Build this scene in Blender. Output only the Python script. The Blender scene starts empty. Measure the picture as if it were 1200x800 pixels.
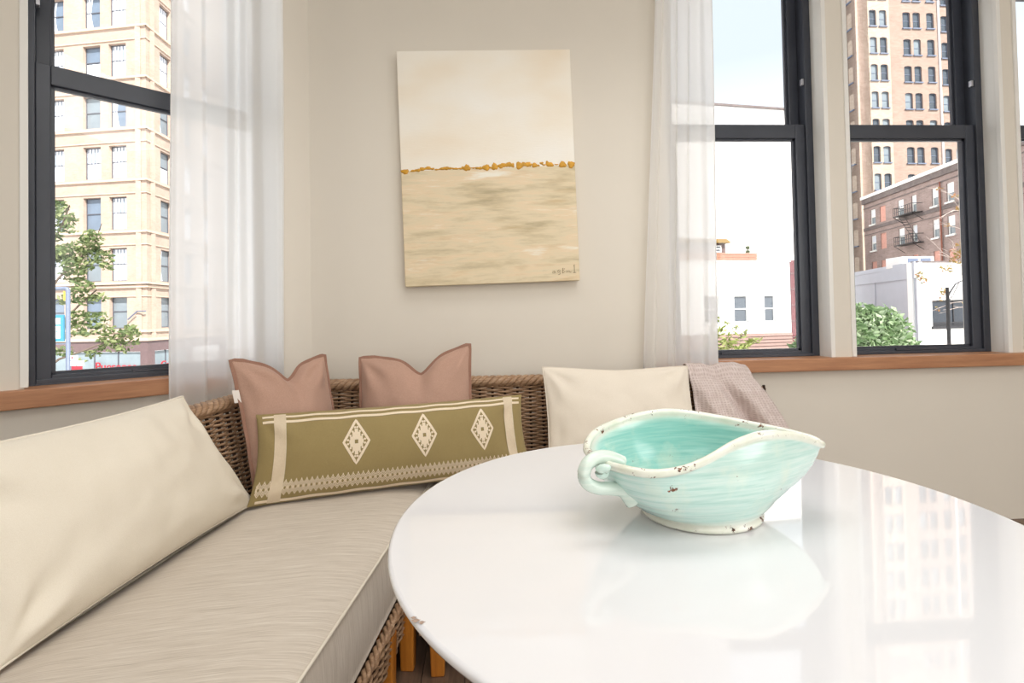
import bpy, bmesh, math, random
from mathutils import Vector, Matrix, noise
random.seed(7)
S = bpy.context.scene
COL = S.collection
PI = math.pi

# ------------------------------------------------------------------ camera
cam_d = bpy.data.cameras.new('camera')
cam_d.sensor_width = 36.0
cam_d.lens = 586.85 / 1200 * 36.0
cam_d.shift_y = -42.04 / 1200
cam_d.clip_start = 0.02
cam_d.clip_end = 500
cam = bpy.data.objects.new('camera', cam_d)
COL.objects.link(cam)
R3 = Matrix(((0.99810369, 0.01866783, -0.05865604),
             (-0.05828522, -0.01982456, -0.99810311),
             (-0.01979524, 0.99962918, -0.01869891)))
cam.matrix_world = Matrix.Translation((0, 0, 1.17)) @ R3.to_4x4()
S.camera = cam

# ------------------------------------------------------------------ world, sun, lights, exposure
W = bpy.data.worlds.new('world')
S.world = W
W.use_nodes = True
nt = W.node_tree
nt.nodes.clear()
wo = nt.nodes.new('ShaderNodeOutputWorld')
bg = nt.nodes.new('ShaderNodeBackground')
geo = nt.nodes.new('ShaderNodeTexCoord')
sep = nt.nodes.new('ShaderNodeSeparateXYZ')
cr = nt.nodes.new('ShaderNodeValToRGB')
cr.color_ramp.elements[0].position = 0.0
cr.color_ramp.elements[0].color = (1.0, 1.0, 1.0, 1)
cr.color_ramp.elements[1].position = 0.42
cr.color_ramp.elements[1].color = (0.43, 0.485, 0.54, 1)
nt.links.new(geo.outputs['Generated'], sep.inputs[0])
nt.links.new(sep.outputs['Z'], cr.inputs['Fac'])
nt.links.new(cr.outputs['Color'], bg.inputs['Color'])
bg.inputs['Strength'].default_value = 1.85
nt.links.new(bg.outputs[0], wo.inputs[0])

def light(name, typ, loc, target, energy, color=(1, 1, 1), size=None, size_y=None, angle=None):
    d = bpy.data.lights.new(name, typ)
    d.energy = energy
    d.color = color
    if typ == 'AREA':
        d.shape = 'RECTANGLE'
        d.size = size
        d.size_y = size_y or size
    if angle is not None:
        d.angle = angle
    o = bpy.data.objects.new(name, d)
    COL.objects.link(o)
    o.location = loc
    o.rotation_euler = (Vector(target) - Vector(loc)).to_track_quat('-Z', 'Y').to_euler()
    return o
light('sun', 'SUN', (30, -45, 50), (0, 0, 0), 8.5, (1.0, 0.96, 0.92), angle=0.01)
# added fill light in front of the solid rear wall, brightens the room
light('rear_fill_light', 'AREA', (1.0, -3.25, 1.75), (1.0, 2.0, 1.2), 50, (1.0, 0.993, 0.98), 4.2, 2.2)
# unseen area light added at the right-hand wall for modelling from the side
light('side_fill_light', 'AREA', (4.32, -0.9, 1.85), (0.0, 0.6, 1.1), 62, (1.0, 0.995, 0.985), 3.0, 2.1)
# two unseen area lights added under the ceiling as fill, no fixtures there
light('ceiling_fill_light', 'AREA', (1.0, -0.6, 3.33), (1.0, -0.6, 0), 36, (1.0, 0.988, 0.97), 2.4, 1.6)
cp = light('ceiling_fill_light', 'AREA', (0.5, 1.35, 3.33), (0.5, 1.35, 0), 11, (1.0, 0.988, 0.97), 2.2, 0.8)
cp.data.spread = math.radians(115)
S.view_settings.view_transform = 'Standard'
S.view_settings.look = 'None'
S.view_settings.gamma = 1.0
S.view_settings.use_curve_mapping = False
S.view_settings.exposure = 0.16

# ------------------------------------------------------------------ materials
def lin(c):
    return tuple(((v / 255) / 12.92 if v / 255 <= 0.04045 else ((v / 255 + 0.055) / 1.055) ** 2.4) for v in c)
class Nodes:
    def __init__(s, name):
        s.m = bpy.data.materials.new(name)
        s.m.use_nodes = True
        s.t = s.m.node_tree
        s.b = s.t.nodes['Principled BSDF']
        s.out = s.t.nodes['Material Output']
    def n(s, typ, **kw):
        x = s.t.nodes.new(typ)
        for k, v in kw.items():
            if k in x.inputs.keys():
                x.inputs[k].default_value = v
            else:
                setattr(x, k, v)
        return x
    def l(s, a, b):
        s.t.links.new(a, b)
    def coord(s, kind='Object', scale=(1, 1, 1), rot=(0, 0, 0)):
        tc = s.n('ShaderNodeTexCoord')
        mp = s.n('ShaderNodeMapping')
        mp.inputs['Scale'].default_value = scale
        mp.inputs['Rotation'].default_value = rot
        s.l(tc.outputs[kind], mp.inputs['Vector'])
        return mp.outputs['Vector']
    def ramp(s, fac, stops):
        r = s.n('ShaderNodeValToRGB')
        e = r.color_ramp.elements
        while len(e) < len(stops):
            e.new(0.5)
        for i, (p, c) in enumerate(stops):
            e[i].position = p
            e[i].color = (*c, 1)
        s.l(fac, r.inputs['Fac'])
        return r.outputs['Color']
    def noise(s, vec, scale, detail=4, rough=0.55):
        x = s.n('ShaderNodeTexNoise')
        x.inputs['Scale'].default_value = scale
        x.inputs['Detail'].default_value = detail
        x.inputs['Roughness'].default_value = rough
        s.l(vec, x.inputs['Vector'])
        return x.outputs['Fac']
    def bump(s, h, strength=0.3, dist=0.01):
        b = s.n('ShaderNodeBump')
        b.inputs['Strength'].default_value = strength
        b.inputs['Distance'].default_value = dist
        s.l(h, b.inputs['Height'])
        s.l(b.outputs['Normal'], s.b.inputs['Normal'])
    def math(s, op, a, b=None):
        x = s.n('ShaderNodeMath', operation=op)
        for i, v in enumerate((a, b)):
            if v is None: continue
            if isinstance(v, (int, float)): x.inputs[i].default_value = v
            else: s.l(v, x.inputs[i])
        return x.outputs[0]
    def mix(s, fac, a, b):
        x = s.n('ShaderNodeMix', data_type='RGBA')
        if isinstance(fac, (int, float)): x.inputs[0].default_value = fac
        else: s.l(fac, x.inputs[0])
        for i, v in ((6, a), (7, b)):
            if isinstance(v, tuple): x.inputs[i].default_value = (*v[:3], 1)
            else: s.l(v, x.inputs[i])
        return x.outputs[2]
def plain(name, c, rough=0.6, var=0.04, vscale=6, metal=0, spec=0.5, coat=0):
    N = Nodes(name)
    base = lin(c)
    f = N.noise(N.coord(), vscale, 5)
    lo = tuple(max(0, v * (1 - var)) for v in base)
    hi = tuple(min(1, v * (1 + var)) for v in base)
    N.l(N.ramp(f, [(0.3, lo), (0.7, hi)]), N.b.inputs['Base Color'])
    N.b.inputs['Roughness'].default_value = rough
    N.b.inputs['Metallic'].default_value = metal
    N.b.inputs['Specular IOR Level'].default_value = spec
    N.b.inputs['Coat Weight'].default_value = coat
    return N.m
def wood(name, c1, c2, scale, axis=(1, 12, 12), rough=0.45):
    N = Nodes(name)
    v = N.coord('Object', axis)
    f = N.noise(v, scale, 6, 0.65)
    N.l(N.ramp(f, [(0.3, lin(c1)), (0.7, lin(c2))]), N.b.inputs['Base Color'])
    N.b.inputs['Roughness'].default_value = rough
    N.bump(f, 0.08, 0.002)
    return N.m
def fabric(name, c, c2=None, weave=900, bump=0.25, wr=0.25, rough=0.9, axis=(1, 1, 1), wrscale=7):
    N = Nodes(name)
    v = N.coord('Object', axis)
    f = N.noise(v, weave, 2)
    g = N.noise(N.coord(), wrscale, 4, 0.5)
    c2 = c2 or tuple(x * 0.93 for x in c)
    N.l(N.ramp(f, [(0.3, lin(c2)), (0.7, lin(c))]), N.b.inputs['Base Color'])
    N.b.inputs['Roughness'].default_value = rough
    N.b.inputs['Specular IOR Level'].default_value = 0.15
    N.b.inputs['Sheen Weight'].default_value = 0.15
    h = N.math('ADD', N.math('MULTIPLY', f, 0.12), N.math('MULTIPLY', g, wr * 4))
    N.bump(h, bump, 0.012)
    return N.m
def brick(name, c1, c2, mortar, scale=1.0, bw=0.24, bh=0.08, var=0.25):
    N = Nodes(name)
    tc = N.n('ShaderNodeTexCoord')
    sp = N.n('ShaderNodeSeparateXYZ')
    N.l(tc.outputs['Object'], sp.inputs[0])
    cb = N.n('ShaderNodeCombineXYZ')
    N.l(N.math('ADD', sp.outputs['X'], sp.outputs['Y']), cb.inputs['X'])
    N.l(sp.outputs['Z'], cb.inputs['Y'])
    b = N.n('ShaderNodeTexBrick')
    b.inputs['Scale'].default_value = scale
    b.inputs['Brick Width'].default_value = bw
    b.inputs['Row Height'].default_value = bh
    b.inputs['Mortar Size'].default_value = 0.012
    b.inputs['Color1'].default_value = (*lin(c1), 1)
    b.inputs['Color2'].default_value = (*lin(c2), 1)
    b.inputs['Mortar'].default_value = (*lin(mortar), 1)
    N.l(cb.outputs[0], b.inputs['Vector'])
    f = N.noise(tc.outputs['Object'], 0.6, 6, 0.7)
    k = N.ramp(f, [(0.3, (1 - var,) * 3), (0.7, (1, 1, 1))])
    x = N.n('ShaderNodeMix', data_type='RGBA', blend_type='MULTIPLY')
    x.inputs[0].default_value = 1
    N.l(b.outputs['Color'], x.inputs[6])
    N.l(k, x.inputs[7])
    N.l(x.outputs[2], N.b.inputs['Base Color'])
    N.b.inputs['Roughness'].default_value = 0.9
    return N.m
def glass(name, tint=(1, 1, 1), refl=0.06):
    N = Nodes(name)
    tr = N.n('ShaderNodeBsdfTransparent')
    tr.inputs[0].default_value = (*tint, 1)
    gl = N.n('ShaderNodeBsdfGlossy')
    gl.inputs['Roughness'].default_value = 0.02
    lw = N.n('ShaderNodeLayerWeight')
    lw.inputs['Blend'].default_value = 0.5
    fr = N.math('ADD', N.math('MULTIPLY', N.math('POWER', lw.outputs['Facing'], 5.0), 0.8), 0.02)
    mx = N.n('ShaderNodeMixShader')
    N.l(fr, mx.inputs[0])
    N.l(tr.outputs[0], mx.inputs[1])
    N.l(gl.outputs[0], mx.inputs[2])
    N.l(mx.outputs[0], N.out.inputs['Surface'])
    return N.m

M = {}
M['wall'] = plain('wall_paint', (233, 226, 214), 0.85, 0.012, 3, spec=0.2)
M['trim_white'] = plain('white_trim_paint', (245, 243, 238), 0.4, 0.01, 4)
M['ceiling'] = plain('ceiling_paint', (240, 238, 232), 0.9, 0.01, 3)
M['oak'] = wood('oak_sill', (168, 114, 80), (202, 148, 108), 3.2, (1.2, 14, 16))
M['sash'] = plain('black_window_frame', (62, 66, 76), 0.32, 0.08, 8)
M['steel'] = plain('brushed_steel', (190, 190, 195), 0.3, 0.05, 30, metal=0.9)
M['glass'] = glass('window_glass')
M['floorwood'] = wood('floor_planks', (92, 72, 58), (132, 108, 90), 3.0, (14, 1.2, 14), 0.4)
M['legwood'] = wood('orange_leg_wood', (176, 102, 30), (214, 138, 52), 4.0, (14, 14, 1.5), 0.4)
M['seat'] = None
def seat_fabric():
    N = Nodes('striated_oatmeal_fabric')
    f = N.noise(N.coord('UV', (9, 480, 1)), 1.0, 4, 0.7)
    f2 = N.noise(N.coord('UV', (2.5, 90, 1)), 1.0, 3, 0.6)
    h = N.math('ADD', N.math('MULTIPLY', f, 0.75), N.math('MULTIPLY', f2, 0.25))
    N.l(N.ramp(h, [(0.28, lin((176, 163, 148))), (0.5, lin((212, 201, 187))), (0.72, lin((236, 229, 218)))]), N.b.inputs['Base Color'])
    N.b.inputs['Roughness'].default_value = 0.85
    N.b.inputs['Specular IOR Level'].default_value = 0.25
    N.b.inputs['Sheen Weight'].default_value = 0.2
    N.bump(h, 0.2, 0.004)
    return N.m
M['seat'] = seat_fabric()
M['piping'] = plain('cream_piping', (232, 224, 208), 0.8, 0.03, 20)
M['cream'] = fabric('cream_linen', (240, 232, 217), (232, 223, 206), 700, 0.3, 0.22)
M['ivory'] = fabric('ivory_linen', (240, 231, 217), (231, 220, 204), 700, 0.3, 0.22)
M['mauve'] = fabric('mauve_linen', (198, 162, 144), (178, 143, 126), 260, 0.35, 0.25, axis=(1, 1, 4))
M['mauve_edge'] = fabric('mauve_linen_seam', (164, 126, 108), (150, 114, 98), 260, 0.3, 0.1)
M['olive'] = fabric('olive_cotton', (166, 148, 102), (146, 128, 86), 420, 0.35, 0.2, axis=(1, 1, 3))
M['thread'] = fabric('cream_thread', (246, 230, 206), (232, 214, 188), 600, 0.3, 0.1)
M['tape'] = fabric('woven_cream_tape', (232, 216, 190), (212, 194, 168), 520, 0.4, 0.1)
M['tag'] = plain('white_cotton_tag', (240, 232, 225), 0.8, 0.02)
def cane():
    N = Nodes('brown_rattan')
    f = N.noise(N.coord('Object', (6, 6, 40)), 4, 5, 0.7)
    N.l(N.ramp(f, [(0.25, lin((116, 86, 62))), (0.5, lin((168, 134, 104))), (0.75, lin((206, 176, 146)))]), N.b.inputs['Base Color'])
    N.b.inputs['Roughness'].default_value = 0.5
    return N.m
M['cane'] = cane()
M['cane_dark'] = plain('dark_rattan_stake', (62, 44, 32), 0.6, 0.2, 30)
def throw_mat():
    N = Nodes('mauve_gauze')
    tc = N.n('ShaderNodeTexCoord')
    sp = N.n('ShaderNodeSeparateXYZ')
    N.l(tc.outputs['UV'], sp.inputs[0])
    wob = N.noise(tc.outputs['UV'], 9, 3)
    a = N.math('SINE', N.math('ADD', N.math('MULTIPLY', sp.outputs['X'], 2 * PI * 34), N.math('MULTIPLY', wob, 7)))
    b = N.math('SINE', N.math('ADD', N.math('MULTIPLY', sp.outputs['Y'], 2 * PI * 60), N.math('MULTIPLY', wob, 7)))
    h = N.math('ADD', N.math('MULTIPLY', N.math('MAXIMUM', a, b), 0.5), 0.5)
    h = N.math('MULTIPLY', h, N.noise(tc.outputs['UV'], 24, 3))
    N.l(N.ramp(h, [(0.05, lin((196, 178, 172))), (0.45, lin((214, 199, 194))), (0.8, lin((230, 219, 215)))]), N.b.inputs['Base Color'])
    N.b.inputs['Roughness'].default_value = 0.95
    N.b.inputs['Specular IOR Level'].default_value = 0.1
    N.bump(h, 0.5, 0.006)
    return N.m
M['throw'] = throw_mat()
def sheer():
    N = Nodes('white_sheer_linen')
    N.b.inputs['Base Color'].default_value = (0.97, 0.965, 0.955, 1)
    N.b.inputs['Roughness'].default_value = 0.9
    N.b.inputs['Specular IOR Level'].default_value = 0.1
    v = N.coord('Object', (1, 1, 1))
    N.bump(N.noise(v, 500, 2), 0.08, 0.002)
    tl = N.n('ShaderNodeBsdfTranslucent')
    tl.inputs[0].default_value = (1.0, 0.99, 0.975, 1)
    tr = N.n('ShaderNodeBsdfTransparent')
    m1 = N.n('ShaderNodeMixShader')
    m1.inputs[0].default_value = 0.70
    N.l(N.b.outputs[0], m1.inputs[1])
    N.l(tl.outputs[0], m1.inputs[2])
    m2 = N.n('ShaderNodeMixShader')
    m2.inputs[0].default_value = 0.09
    N.l(m1.outputs[0], m2.inputs[1])
    N.l(tr.outputs[0], m2.inputs[2])
    N.l(m2.outputs[0], N.out.inputs['Surface'])
    return N.m
M['sheer'] = sheer()
M['table'] = plain('white_lacquer', (236, 236, 239), 0.06, 0.004, 2, spec=0.5, coat=0.6)
M['table'].node_tree.nodes['Principled BSDF'].inputs['Coat Roughness'].default_value = 0.02
M['chip'] = plain('chipped_fibreboard', (176, 152, 136), 0.9, 0.25, 120)
M['track'] = plain('white_curtain_track', (235, 235, 232), 0.5)

# ------------------------------------------------------------------ mesh helpers
class MB:
    def __init__(s):
        s.v = []; s.f = []; s.uv = None
    def add(s, vs, fs):
        o = len(s.v)
        s.v += [tuple(p) for p in vs]
        s.f += [tuple(i + o for i in q) for q in fs]
        return s
    def box(s, x0, x1, y0, y1, z0, z1):
        vs = [(x, y, z) for z in (z0, z1) for y in (y0, y1) for x in (x0, x1)]
        return s.add(vs, [(0, 2, 3, 1), (4, 5, 7, 6), (0, 1, 5, 4), (2, 6, 7, 3), (0, 4, 6, 2), (1, 3, 7, 5)])
    def tube(s, path, r, n=6, cap=True, flat=1.0):
        path = [Vector(p) for p in path]
        vs = []; fs = []
        k = len(path)
        up = Vector((0, 0, 1))
        for i, p in enumerate(path):
            t = (path[min(i + 1, k - 1)] - path[max(i - 1, 0)]).normalized()
            a = t.cross(up)
            if a.length < 0.05: a = t.cross(Vector((1, 0, 0)))
            a.normalize()
            b = a.cross(t).normalized()
            rr = r[i] if isinstance(r, (list, tuple)) else r
            for j in range(n):
                an = 2 * PI * j / n
                vs.append(p + a * (math.cos(an) * rr * flat) + b * (math.sin(an) * rr))
        for i in range(k - 1):
            for j in range(n):
                j2 = (j + 1) % n
                fs.append((i * n + j, i * n + j2, (i + 1) * n + j2, (i + 1) * n + j))
        if cap:
            fs.append(tuple(range(n)))
            fs.append(tuple((k - 1) * n + j for j in reversed(range(n))))
        return s.add(vs, fs)
    def lathe(s, prof, n=64, c=(0, 0), close=False):
        vs = []; fs = []
        for r, z in prof:
            for j in range(n):
                a = 2 * PI * j / n
                vs.append((c[0] + r * math.cos(a), c[1] + r * math.sin(a), z))
        m = len(prof)
        for i in range(m - 1):
            for j in range(n):
                j2 = (j + 1) % n
                fs.append((i * n + j, i * n + j2, (i + 1) * n + j2, (i + 1) * n + j))
        fs.append(tuple(reversed(range(n))))
        fs.append(tuple((m - 1) * n + j for j in range(n)))
        return s.add(vs, fs)
    def grid(s, fn, nu, nv, wrap=False):
        vs = [fn(i / nu, j / nv) for j in range(nv + 1) for i in range(nu + 1)]
        fs = [(j * (nu + 1) + i, j * (nu + 1) + i + 1, (j + 1) * (nu + 1) + i + 1, (j + 1) * (nu + 1) + i) for j in range(nv) for i in range(nu)]
        return s.add(vs, fs)
    def mesh(s, name, mat, smooth=False, recalc=False):
        me = bpy.data.meshes.new(name)
        me.from_pydata(s.v, [], s.f)
        if recalc:
            bm = bmesh.new(); bm.from_mesh(me)
            bmesh.ops.remove_doubles(bm, verts=bm.verts, dist=1e-5)
            bmesh.ops.recalc_face_normals(bm, faces=bm.faces)
            bm.to_mesh(me); bm.free()
        if mat: me.materials.append(mat)
        if smooth:
            me.polygons.foreach_set('use_smooth', [True] * len(me.polygons))
        me.update()
        return me
    def build(s, name, mat, parent=None, smooth=False, bevel=0, recalc=False, seg=2):
        o = bpy.data.objects.new(name, s.mesh(name, mat, smooth, recalc))
        COL.objects.link(o)
        if parent: o.parent = parent
        if bevel:
            b = o.modifiers.new('bevel', 'BEVEL')
            b.width = bevel; b.segments = seg; b.limit_method = 'ANGLE'; b.angle_limit = 0.6
        return o
def link_mesh(name, me, parent=None, loc=(0, 0, 0), rz=0):
    o = bpy.data.objects.new(name, me)
    COL.objects.link(o)
    if parent: o.parent = parent
    o.location = loc
    o.rotation_euler = (0, 0, rz)
    return o
def empty(name, loc=(0, 0, 0), rz=0, parent=None):
    o = bpy.data.objects.new(name, None)
    o.empty_display_size = 0.1
    COL.objects.link(o)
    o.location = loc
    o.rotation_euler = (0, 0, rz)
    if parent: o.parent = parent
    return o
def tag(o, label, cat, group=None, kind=None):
    if label: o['label'] = label
    if cat: o['category'] = cat
    if group: o['group'] = group
    if kind: o['kind'] = kind
    return o
def struct(o, label=None):
    o['kind'] = 'structure'
    if label: o['label'] = label
    return o
def stuff(o):
    o['kind'] = 'stuff'
    return o

# ------------------------------------------------------------------ room shell
YW = 2.6                      # inner face of the wall with the painting
CX = -0.868                   # corner between that wall and the slanted one
ANG = 0.693                   # slant of the left wall
HC = 3.36
ZS, ZL = 0.908, 0.935         # sill tops
ZT = 3.08
def wall_boxes(mb, a0, a1, openings, zb, thick=0.26):
    """wall in its own frame: a along, depth 0..thick outward"""
    x = a0
    for (p, q, z0, z1) in openings:
        mb.box(x, p, 0, thick, 0, HC)
        mb.box(p, q, 0, thick, 0, z0)
        mb.box(p, q, 0, thick, z1, HC)
        x = q
    mb.box(x, a1, 0, thick, 0, HC)
    return mb
OPEN_B = [(0.985, 1.880, 0.86, ZT), (2.000, 2.895, 0.86, ZT), (2.990, 3.885, 0.86, ZT)]
OPEN_L = [(-2.15, -1.255, 0.88, ZT), (-1.047, -0.150, 0.88, ZT)]
wb = wall_boxes(MB(), CX, 4.4, OPEN_B, 0).build('wall_back', M['wall'])
wb.location = (0, YW, 0)
struct(wb, 'warm off-white wall with the painting and tall black windows')
wl = wall_boxes(MB(), -3.0, 0.12, OPEN_L, 0).build('wall_left', M['wall'])
wl.location = (CX, YW, 0); wl.rotation_euler = (0, 0, ANG)
struct(wl, 'slanted off-white wall with the curtained window beside the sofa')
ex, ey = CX - 3.0 * math.cos(ANG), YW - 3.0 * math.sin(ANG)
struct(MB().box(ex - 0.25, ex, -3.6, ey + 0.1, 0, HC).build('wall_side', M['wall']))
struct(MB().box(4.4, 4.65, -3.6, YW + 0.26, 0, HC).build('wall_right', M['wall']))
struct(MB().box(ex - 0.25, 4.65, -3.6, -3.35, 0, HC).build('wall_rear', M['wall']))
struct(MB().box(ex - 0.25, 4.65, -3.6, YW + 0.3, HC, HC + 0.2).build('ceiling', M['ceiling']))
fl = struct(MB().box(ex - 0.25, 4.65, -3.6, YW + 0.3, -0.14, -0.012).build('floor', M['cane_dark']))
pm = MB().box(0.0015, 0.1385, 0, 1.6, -0.012, 0).mesh('plank', M['floorwood'])
k = 0
for i in range(44):
    x = -1.76 + i * 0.14
    for j in range(3):
        y0 = -0.9 + (i * 0.61) % 1.2 + j * 1.603
        if y0 > YW - 0.02: continue
        link_mesh('plank', pm, fl, (x, y0, 0)).scale.y = min(1, (YW + 0.01 - y0) / 1.6)

# sills
s = struct(MB().box(0.90, 4.39, 2.55, YW + 0.11, 0.842, ZS).build('trim_1', M['oak'], bevel=0.004), 'oak window sill under the three tall windows')
s = MB().box(-2.9, -0.22, -0.045, 0.11, 0.868, ZL).build('trim_2', M['oak'], bevel=0.004)
s.location = (CX, YW, 0); s.rotation_euler = (0, 0, ANG)
struct(s, 'oak window sill of the slanted wall')

# windows
def window(idx, loc, rz, a0, a1, z0, z1, zr, jw, sw, latch=True, label=None):
    """double-hung window; a along the wall, depth outward from the inner wall face"""
    r = struct(empty('window_%d' % idx, loc, rz), label)
    # white reveal liners and edge beads
    for a, sg in ((a0, 1), (a1, -1)):
        lo, hi = sorted((a, a + sg * 0.006))
        MB().box(lo, hi, 0.0, 0.10, z0, z1).build('jamb_liner', M['trim_white'], r)
        lo, hi = sorted((a - sg * 0.012, a + sg * 0.012))
        MB().box(lo, hi, -0.008, 0.018, z0, z1).build('edge_bead', M['trim_white'], r, bevel=0.003)
    MB().box(a0, a1, 0.0, 0.10, z1 - 0.006, z1).build('head_liner', M['trim_white'], r)
    f = MB()
    f.box(a0, a0 + jw, 0.095, 0.215, z0, z1).box(a1 - jw, a1, 0.095, 0.215, z0, z1)
    f.box(a0, a1, 0.096, 0.214, z0 - 0.03, z0 + 0.002).box(a0 + jw, a1 - jw, 0.095, 0.215, z0, z0 + 0.018).box(a0 + jw, a1 - jw, 0.095, 0.215, z1 - 0.04, z1)
    f.build('frame', M['sash'], r, bevel=0.003)
    b0, b1 = a0 + jw, a1 - jw
    def sash(name, v0, v1, p, q, rb, rt):
        m = MB()
        m.box(b0, b0 + sw, v0, v1, p, q).box(b1 - sw, b1, v0, v1, p, q)
        m.box(b0 + sw, b1 - sw, v0, v1, p, p + rb).box(b0 + sw, b1 - sw, v0, v1, q - rt, q)
        o = m.build(name, M['sash'], r, bevel=0.003)
        e = 0.012
        g = MB()
        vm = (v0 + v1) / 2
        g.box(b0 + sw, b0 + sw + e, vm - 0.008, vm + 0.008, p + rb, q - rt).box(b1 - sw - e, b1 - sw, vm - 0.008, vm + 0.008, p + rb, q - rt)
        g.box(b0 + sw, b1 - sw, vm - 0.008, vm + 0.008, p + rb, p + rb + e).box(b0 + sw, b1 - sw, vm - 0.008, vm + 0.008, q - rt - e, q - rt)
        g.build('glazing_bead', M['sash'], o)
        MB().box(b0 + sw * 0.8, b1 - sw * 0.8, vm - 0.002, vm + 0.002, p + rb * 0.8, q - rt * 0.8).build('pane', M['glass'], o)
        return o
    sash('lower_sash', 0.108, 0.150, z0 + 0.012, zr + 0.078, 0.020, 0.078)
    sash('upper_sash', 0.158, 0.200, zr + 0.01, z1 - 0.03, 0.06, 0.05)
    if latch:
        for a, sg in ((b0, 1), (b1, -1)):
            lo, hi = sorted((a + sg * 0.001, a + sg * 0.014))
            MB().box(lo, hi, 0.100, 0.120, zr + 0.30, zr + 0.335).build('sash_stop', M['steel'], r, bevel=0.002)
    # sash lift at the bottom rail
    am = (a0 + a1) / 2
    MB().box(am - 0.12, am + 0.12, 0.098, 0.11, z0 + 0.02, z0 + 0.032).build('lift_rail', M['sash'], r)
    return r
lab = ['tall black-framed window behind the curtain beside the painting', 'tall black-framed window looking onto the brick tower', 'tall black-framed window past the last pier of the back wall']
for i, (a0, a1, _, _) in enumerate(OPEN_B):
    window(i + 1, (0, YW, 0), 0, a0, a1, ZS, ZT, 2.135, 0.045, 0.055, label=lab[i])
window(4, (CX, YW, 0), ANG, OPEN_L[1][0], OPEN_L[1][1], ZL + 0.005, ZT, 2.115, 0.03, 0.045, label='black-framed window of the slanted wall looking onto the tan office building')
window(5, (CX, YW, 0), ANG, OPEN_L[0][0], OPEN_L[0][1], ZL + 0.005, ZT, 2.115, 0.03, 0.045, label='black-framed window of the slanted wall behind the near end of the sofa')

# ------------------------------------------------------------------ curtains
def curtain(name, loc, rz, top, bot, depth, keys, label, zt=HC - 0.035, zb=0.03):
    """keys: list of (fraction across, depth fraction) for the fold profile"""
    r = tag(empty(name, loc, rz), label, 'curtain', 'sheer curtains')
    def prof(u):
        for (p, d), (q, e) in zip(keys, keys[1:]):
            if u <= q + 1e-9:
                t = (u - p) / (q - p)
                t = t * t * (3 - 2 * t)
                return d + (e - d) * t
        return keys[-1][1]
    def fn(u, v):
        z = zt + (zb - zt) * v
        w = min(1, v / 0.78)
        a = top[0] + (bot[0] - top[0]) * w + u * ((top[1] - top[0]) * (1 - w) + (bot[1] - bot[0]) * w)
        d = prof(u) * (0.75 + 0.35 * w) + 0.08 * math.sin(u * 9 + v * 4.0)
        return (a + 0.004 * math.sin(v * 7 + u * 12), depth[0] + (depth[1] - depth[0]) * min(1, max(0, d)), z)
    o = MB().grid(fn, 120, 26).build('cloth', M['sheer'], r, smooth=True)
    # pinch pleats and the ceiling track
    MB().box(min(top[0], bot[0]) - 0.05, max(top[1], bot[1]) + 0.25, depth[0], depth[1], zt - 0.005, HC - 0.002).build('curtain_track', M['track'], r, bevel=0.003)
    MB().tube([fn(0.0, j / 26) for j in range(27)], 0.0028, 5).build('side_hem', M['sheer'], r, smooth=True)
    MB().tube([fn(1.0, j / 26) for j in range(27)], 0.0028, 5).build('side_hem', M['sheer'], r, smooth=True)
    return r
KL = [(0, 0.6), (0.05, 0.95), (0.12, 0.7), (0.25, 0.85), (0.30, 0.2), (0.46, 0.35), (0.52, 1.0), (0.57, 0.45), (0.63, 0.9), (0.70, 0.25), (0.78, 0.95), (0.9, 0.8), (1.0, 0.1)]
curtain('sheer_curtain', (CX, YW, 0), ANG, (-0.60, -0.145), (-0.615, -0.155), (-0.052, -0.105), KL, 'white sheer curtain hanging at the slanted wall behind the mauve cushion')
KR = [(0, 0.3), (0.10, 0.9), (0.16, 0.35), (0.30, 0.5), (0.36, 1.0), (0.42, 0.4), (0.56, 0.75), (0.64, 0.2), (0.78, 0.9), (0.9, 0.45), (1.0, 0.75)]
curtain('sheer_curtain', (0, 2.5475, 0), 0, (0.955, 1.225), (0.815, 1.20), (0.0, -0.055), KR, 'white sheer curtain hanging between the painting and the nearest tall window')

# ------------------------------------------------------------------ painting
pa = tag(empty('abstract_painting', (0.071, 2.565, 1.33)), 'cream and beige abstract landscape canvas with a gold horizon line', 'painting')
pa.rotation_euler = (0, -0.022, 0)
pa.location = (0.071 - 0.013, 2.567, 1.332)
def paint_mat():
    N = Nodes('painted_canvas')
    tc = N.n('ShaderNodeTexCoord')
    sp = N.n('ShaderNodeSeparateXYZ')
    N.l(tc.outputs['Object'], sp.inputs[0])
    v1 = N.coord('Object', (1.1, 1, 2.0))
    up = N.ramp(N.noise(v1, 1.9, 3, 0.4), [(0.30, lin((250, 236, 214))), (0.48, lin((253, 245, 230))), (0.66, lin((254, 250, 241)))])
    v2 = N.coord('Object', (0.9, 1, 6.0), (0, 0.05, 0))
    lo = N.ramp(N.noise(v2, 2.6, 6, 0.62), [(0.30, lin((192, 176, 142))), (0.42, lin((220, 203, 168))), (0.50, lin((234, 218, 186))), (0.58, lin((240, 218, 184))), (0.68, lin((251, 245, 230)))])
    v3 = N.coord('Object', (2, 1, 14))
    lo2 = N.mix(N.ramp(N.noise(v3, 2.2, 5), [(0.55, (0, 0, 0)), (0.72, (0.6, 0.6, 0.6))]), lo, lin((206, 180, 132)))
    side = N.math('LESS_THAN', N.math('ADD', N.math('SUBTRACT', sp.outputs['Z'], 0.59), N.math('MULTIPLY', sp.outputs['X'], -0.013)), 0.0)
    N.l(N.mix(side, up, lo2), N.b.inputs['Base Color'])
    N.b.inputs['Roughness'].default_value = 0.65
    N.bump(N.noise(N.coord('Object', (3, 1, 22)), 9, 5), 0.25, 0.003)
    return N.m
MB().box(-0.445, 0.445, -0.018, 0.018, 0, 1.2).build('canvas', paint_mat(), pa, bevel=0.003)
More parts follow.
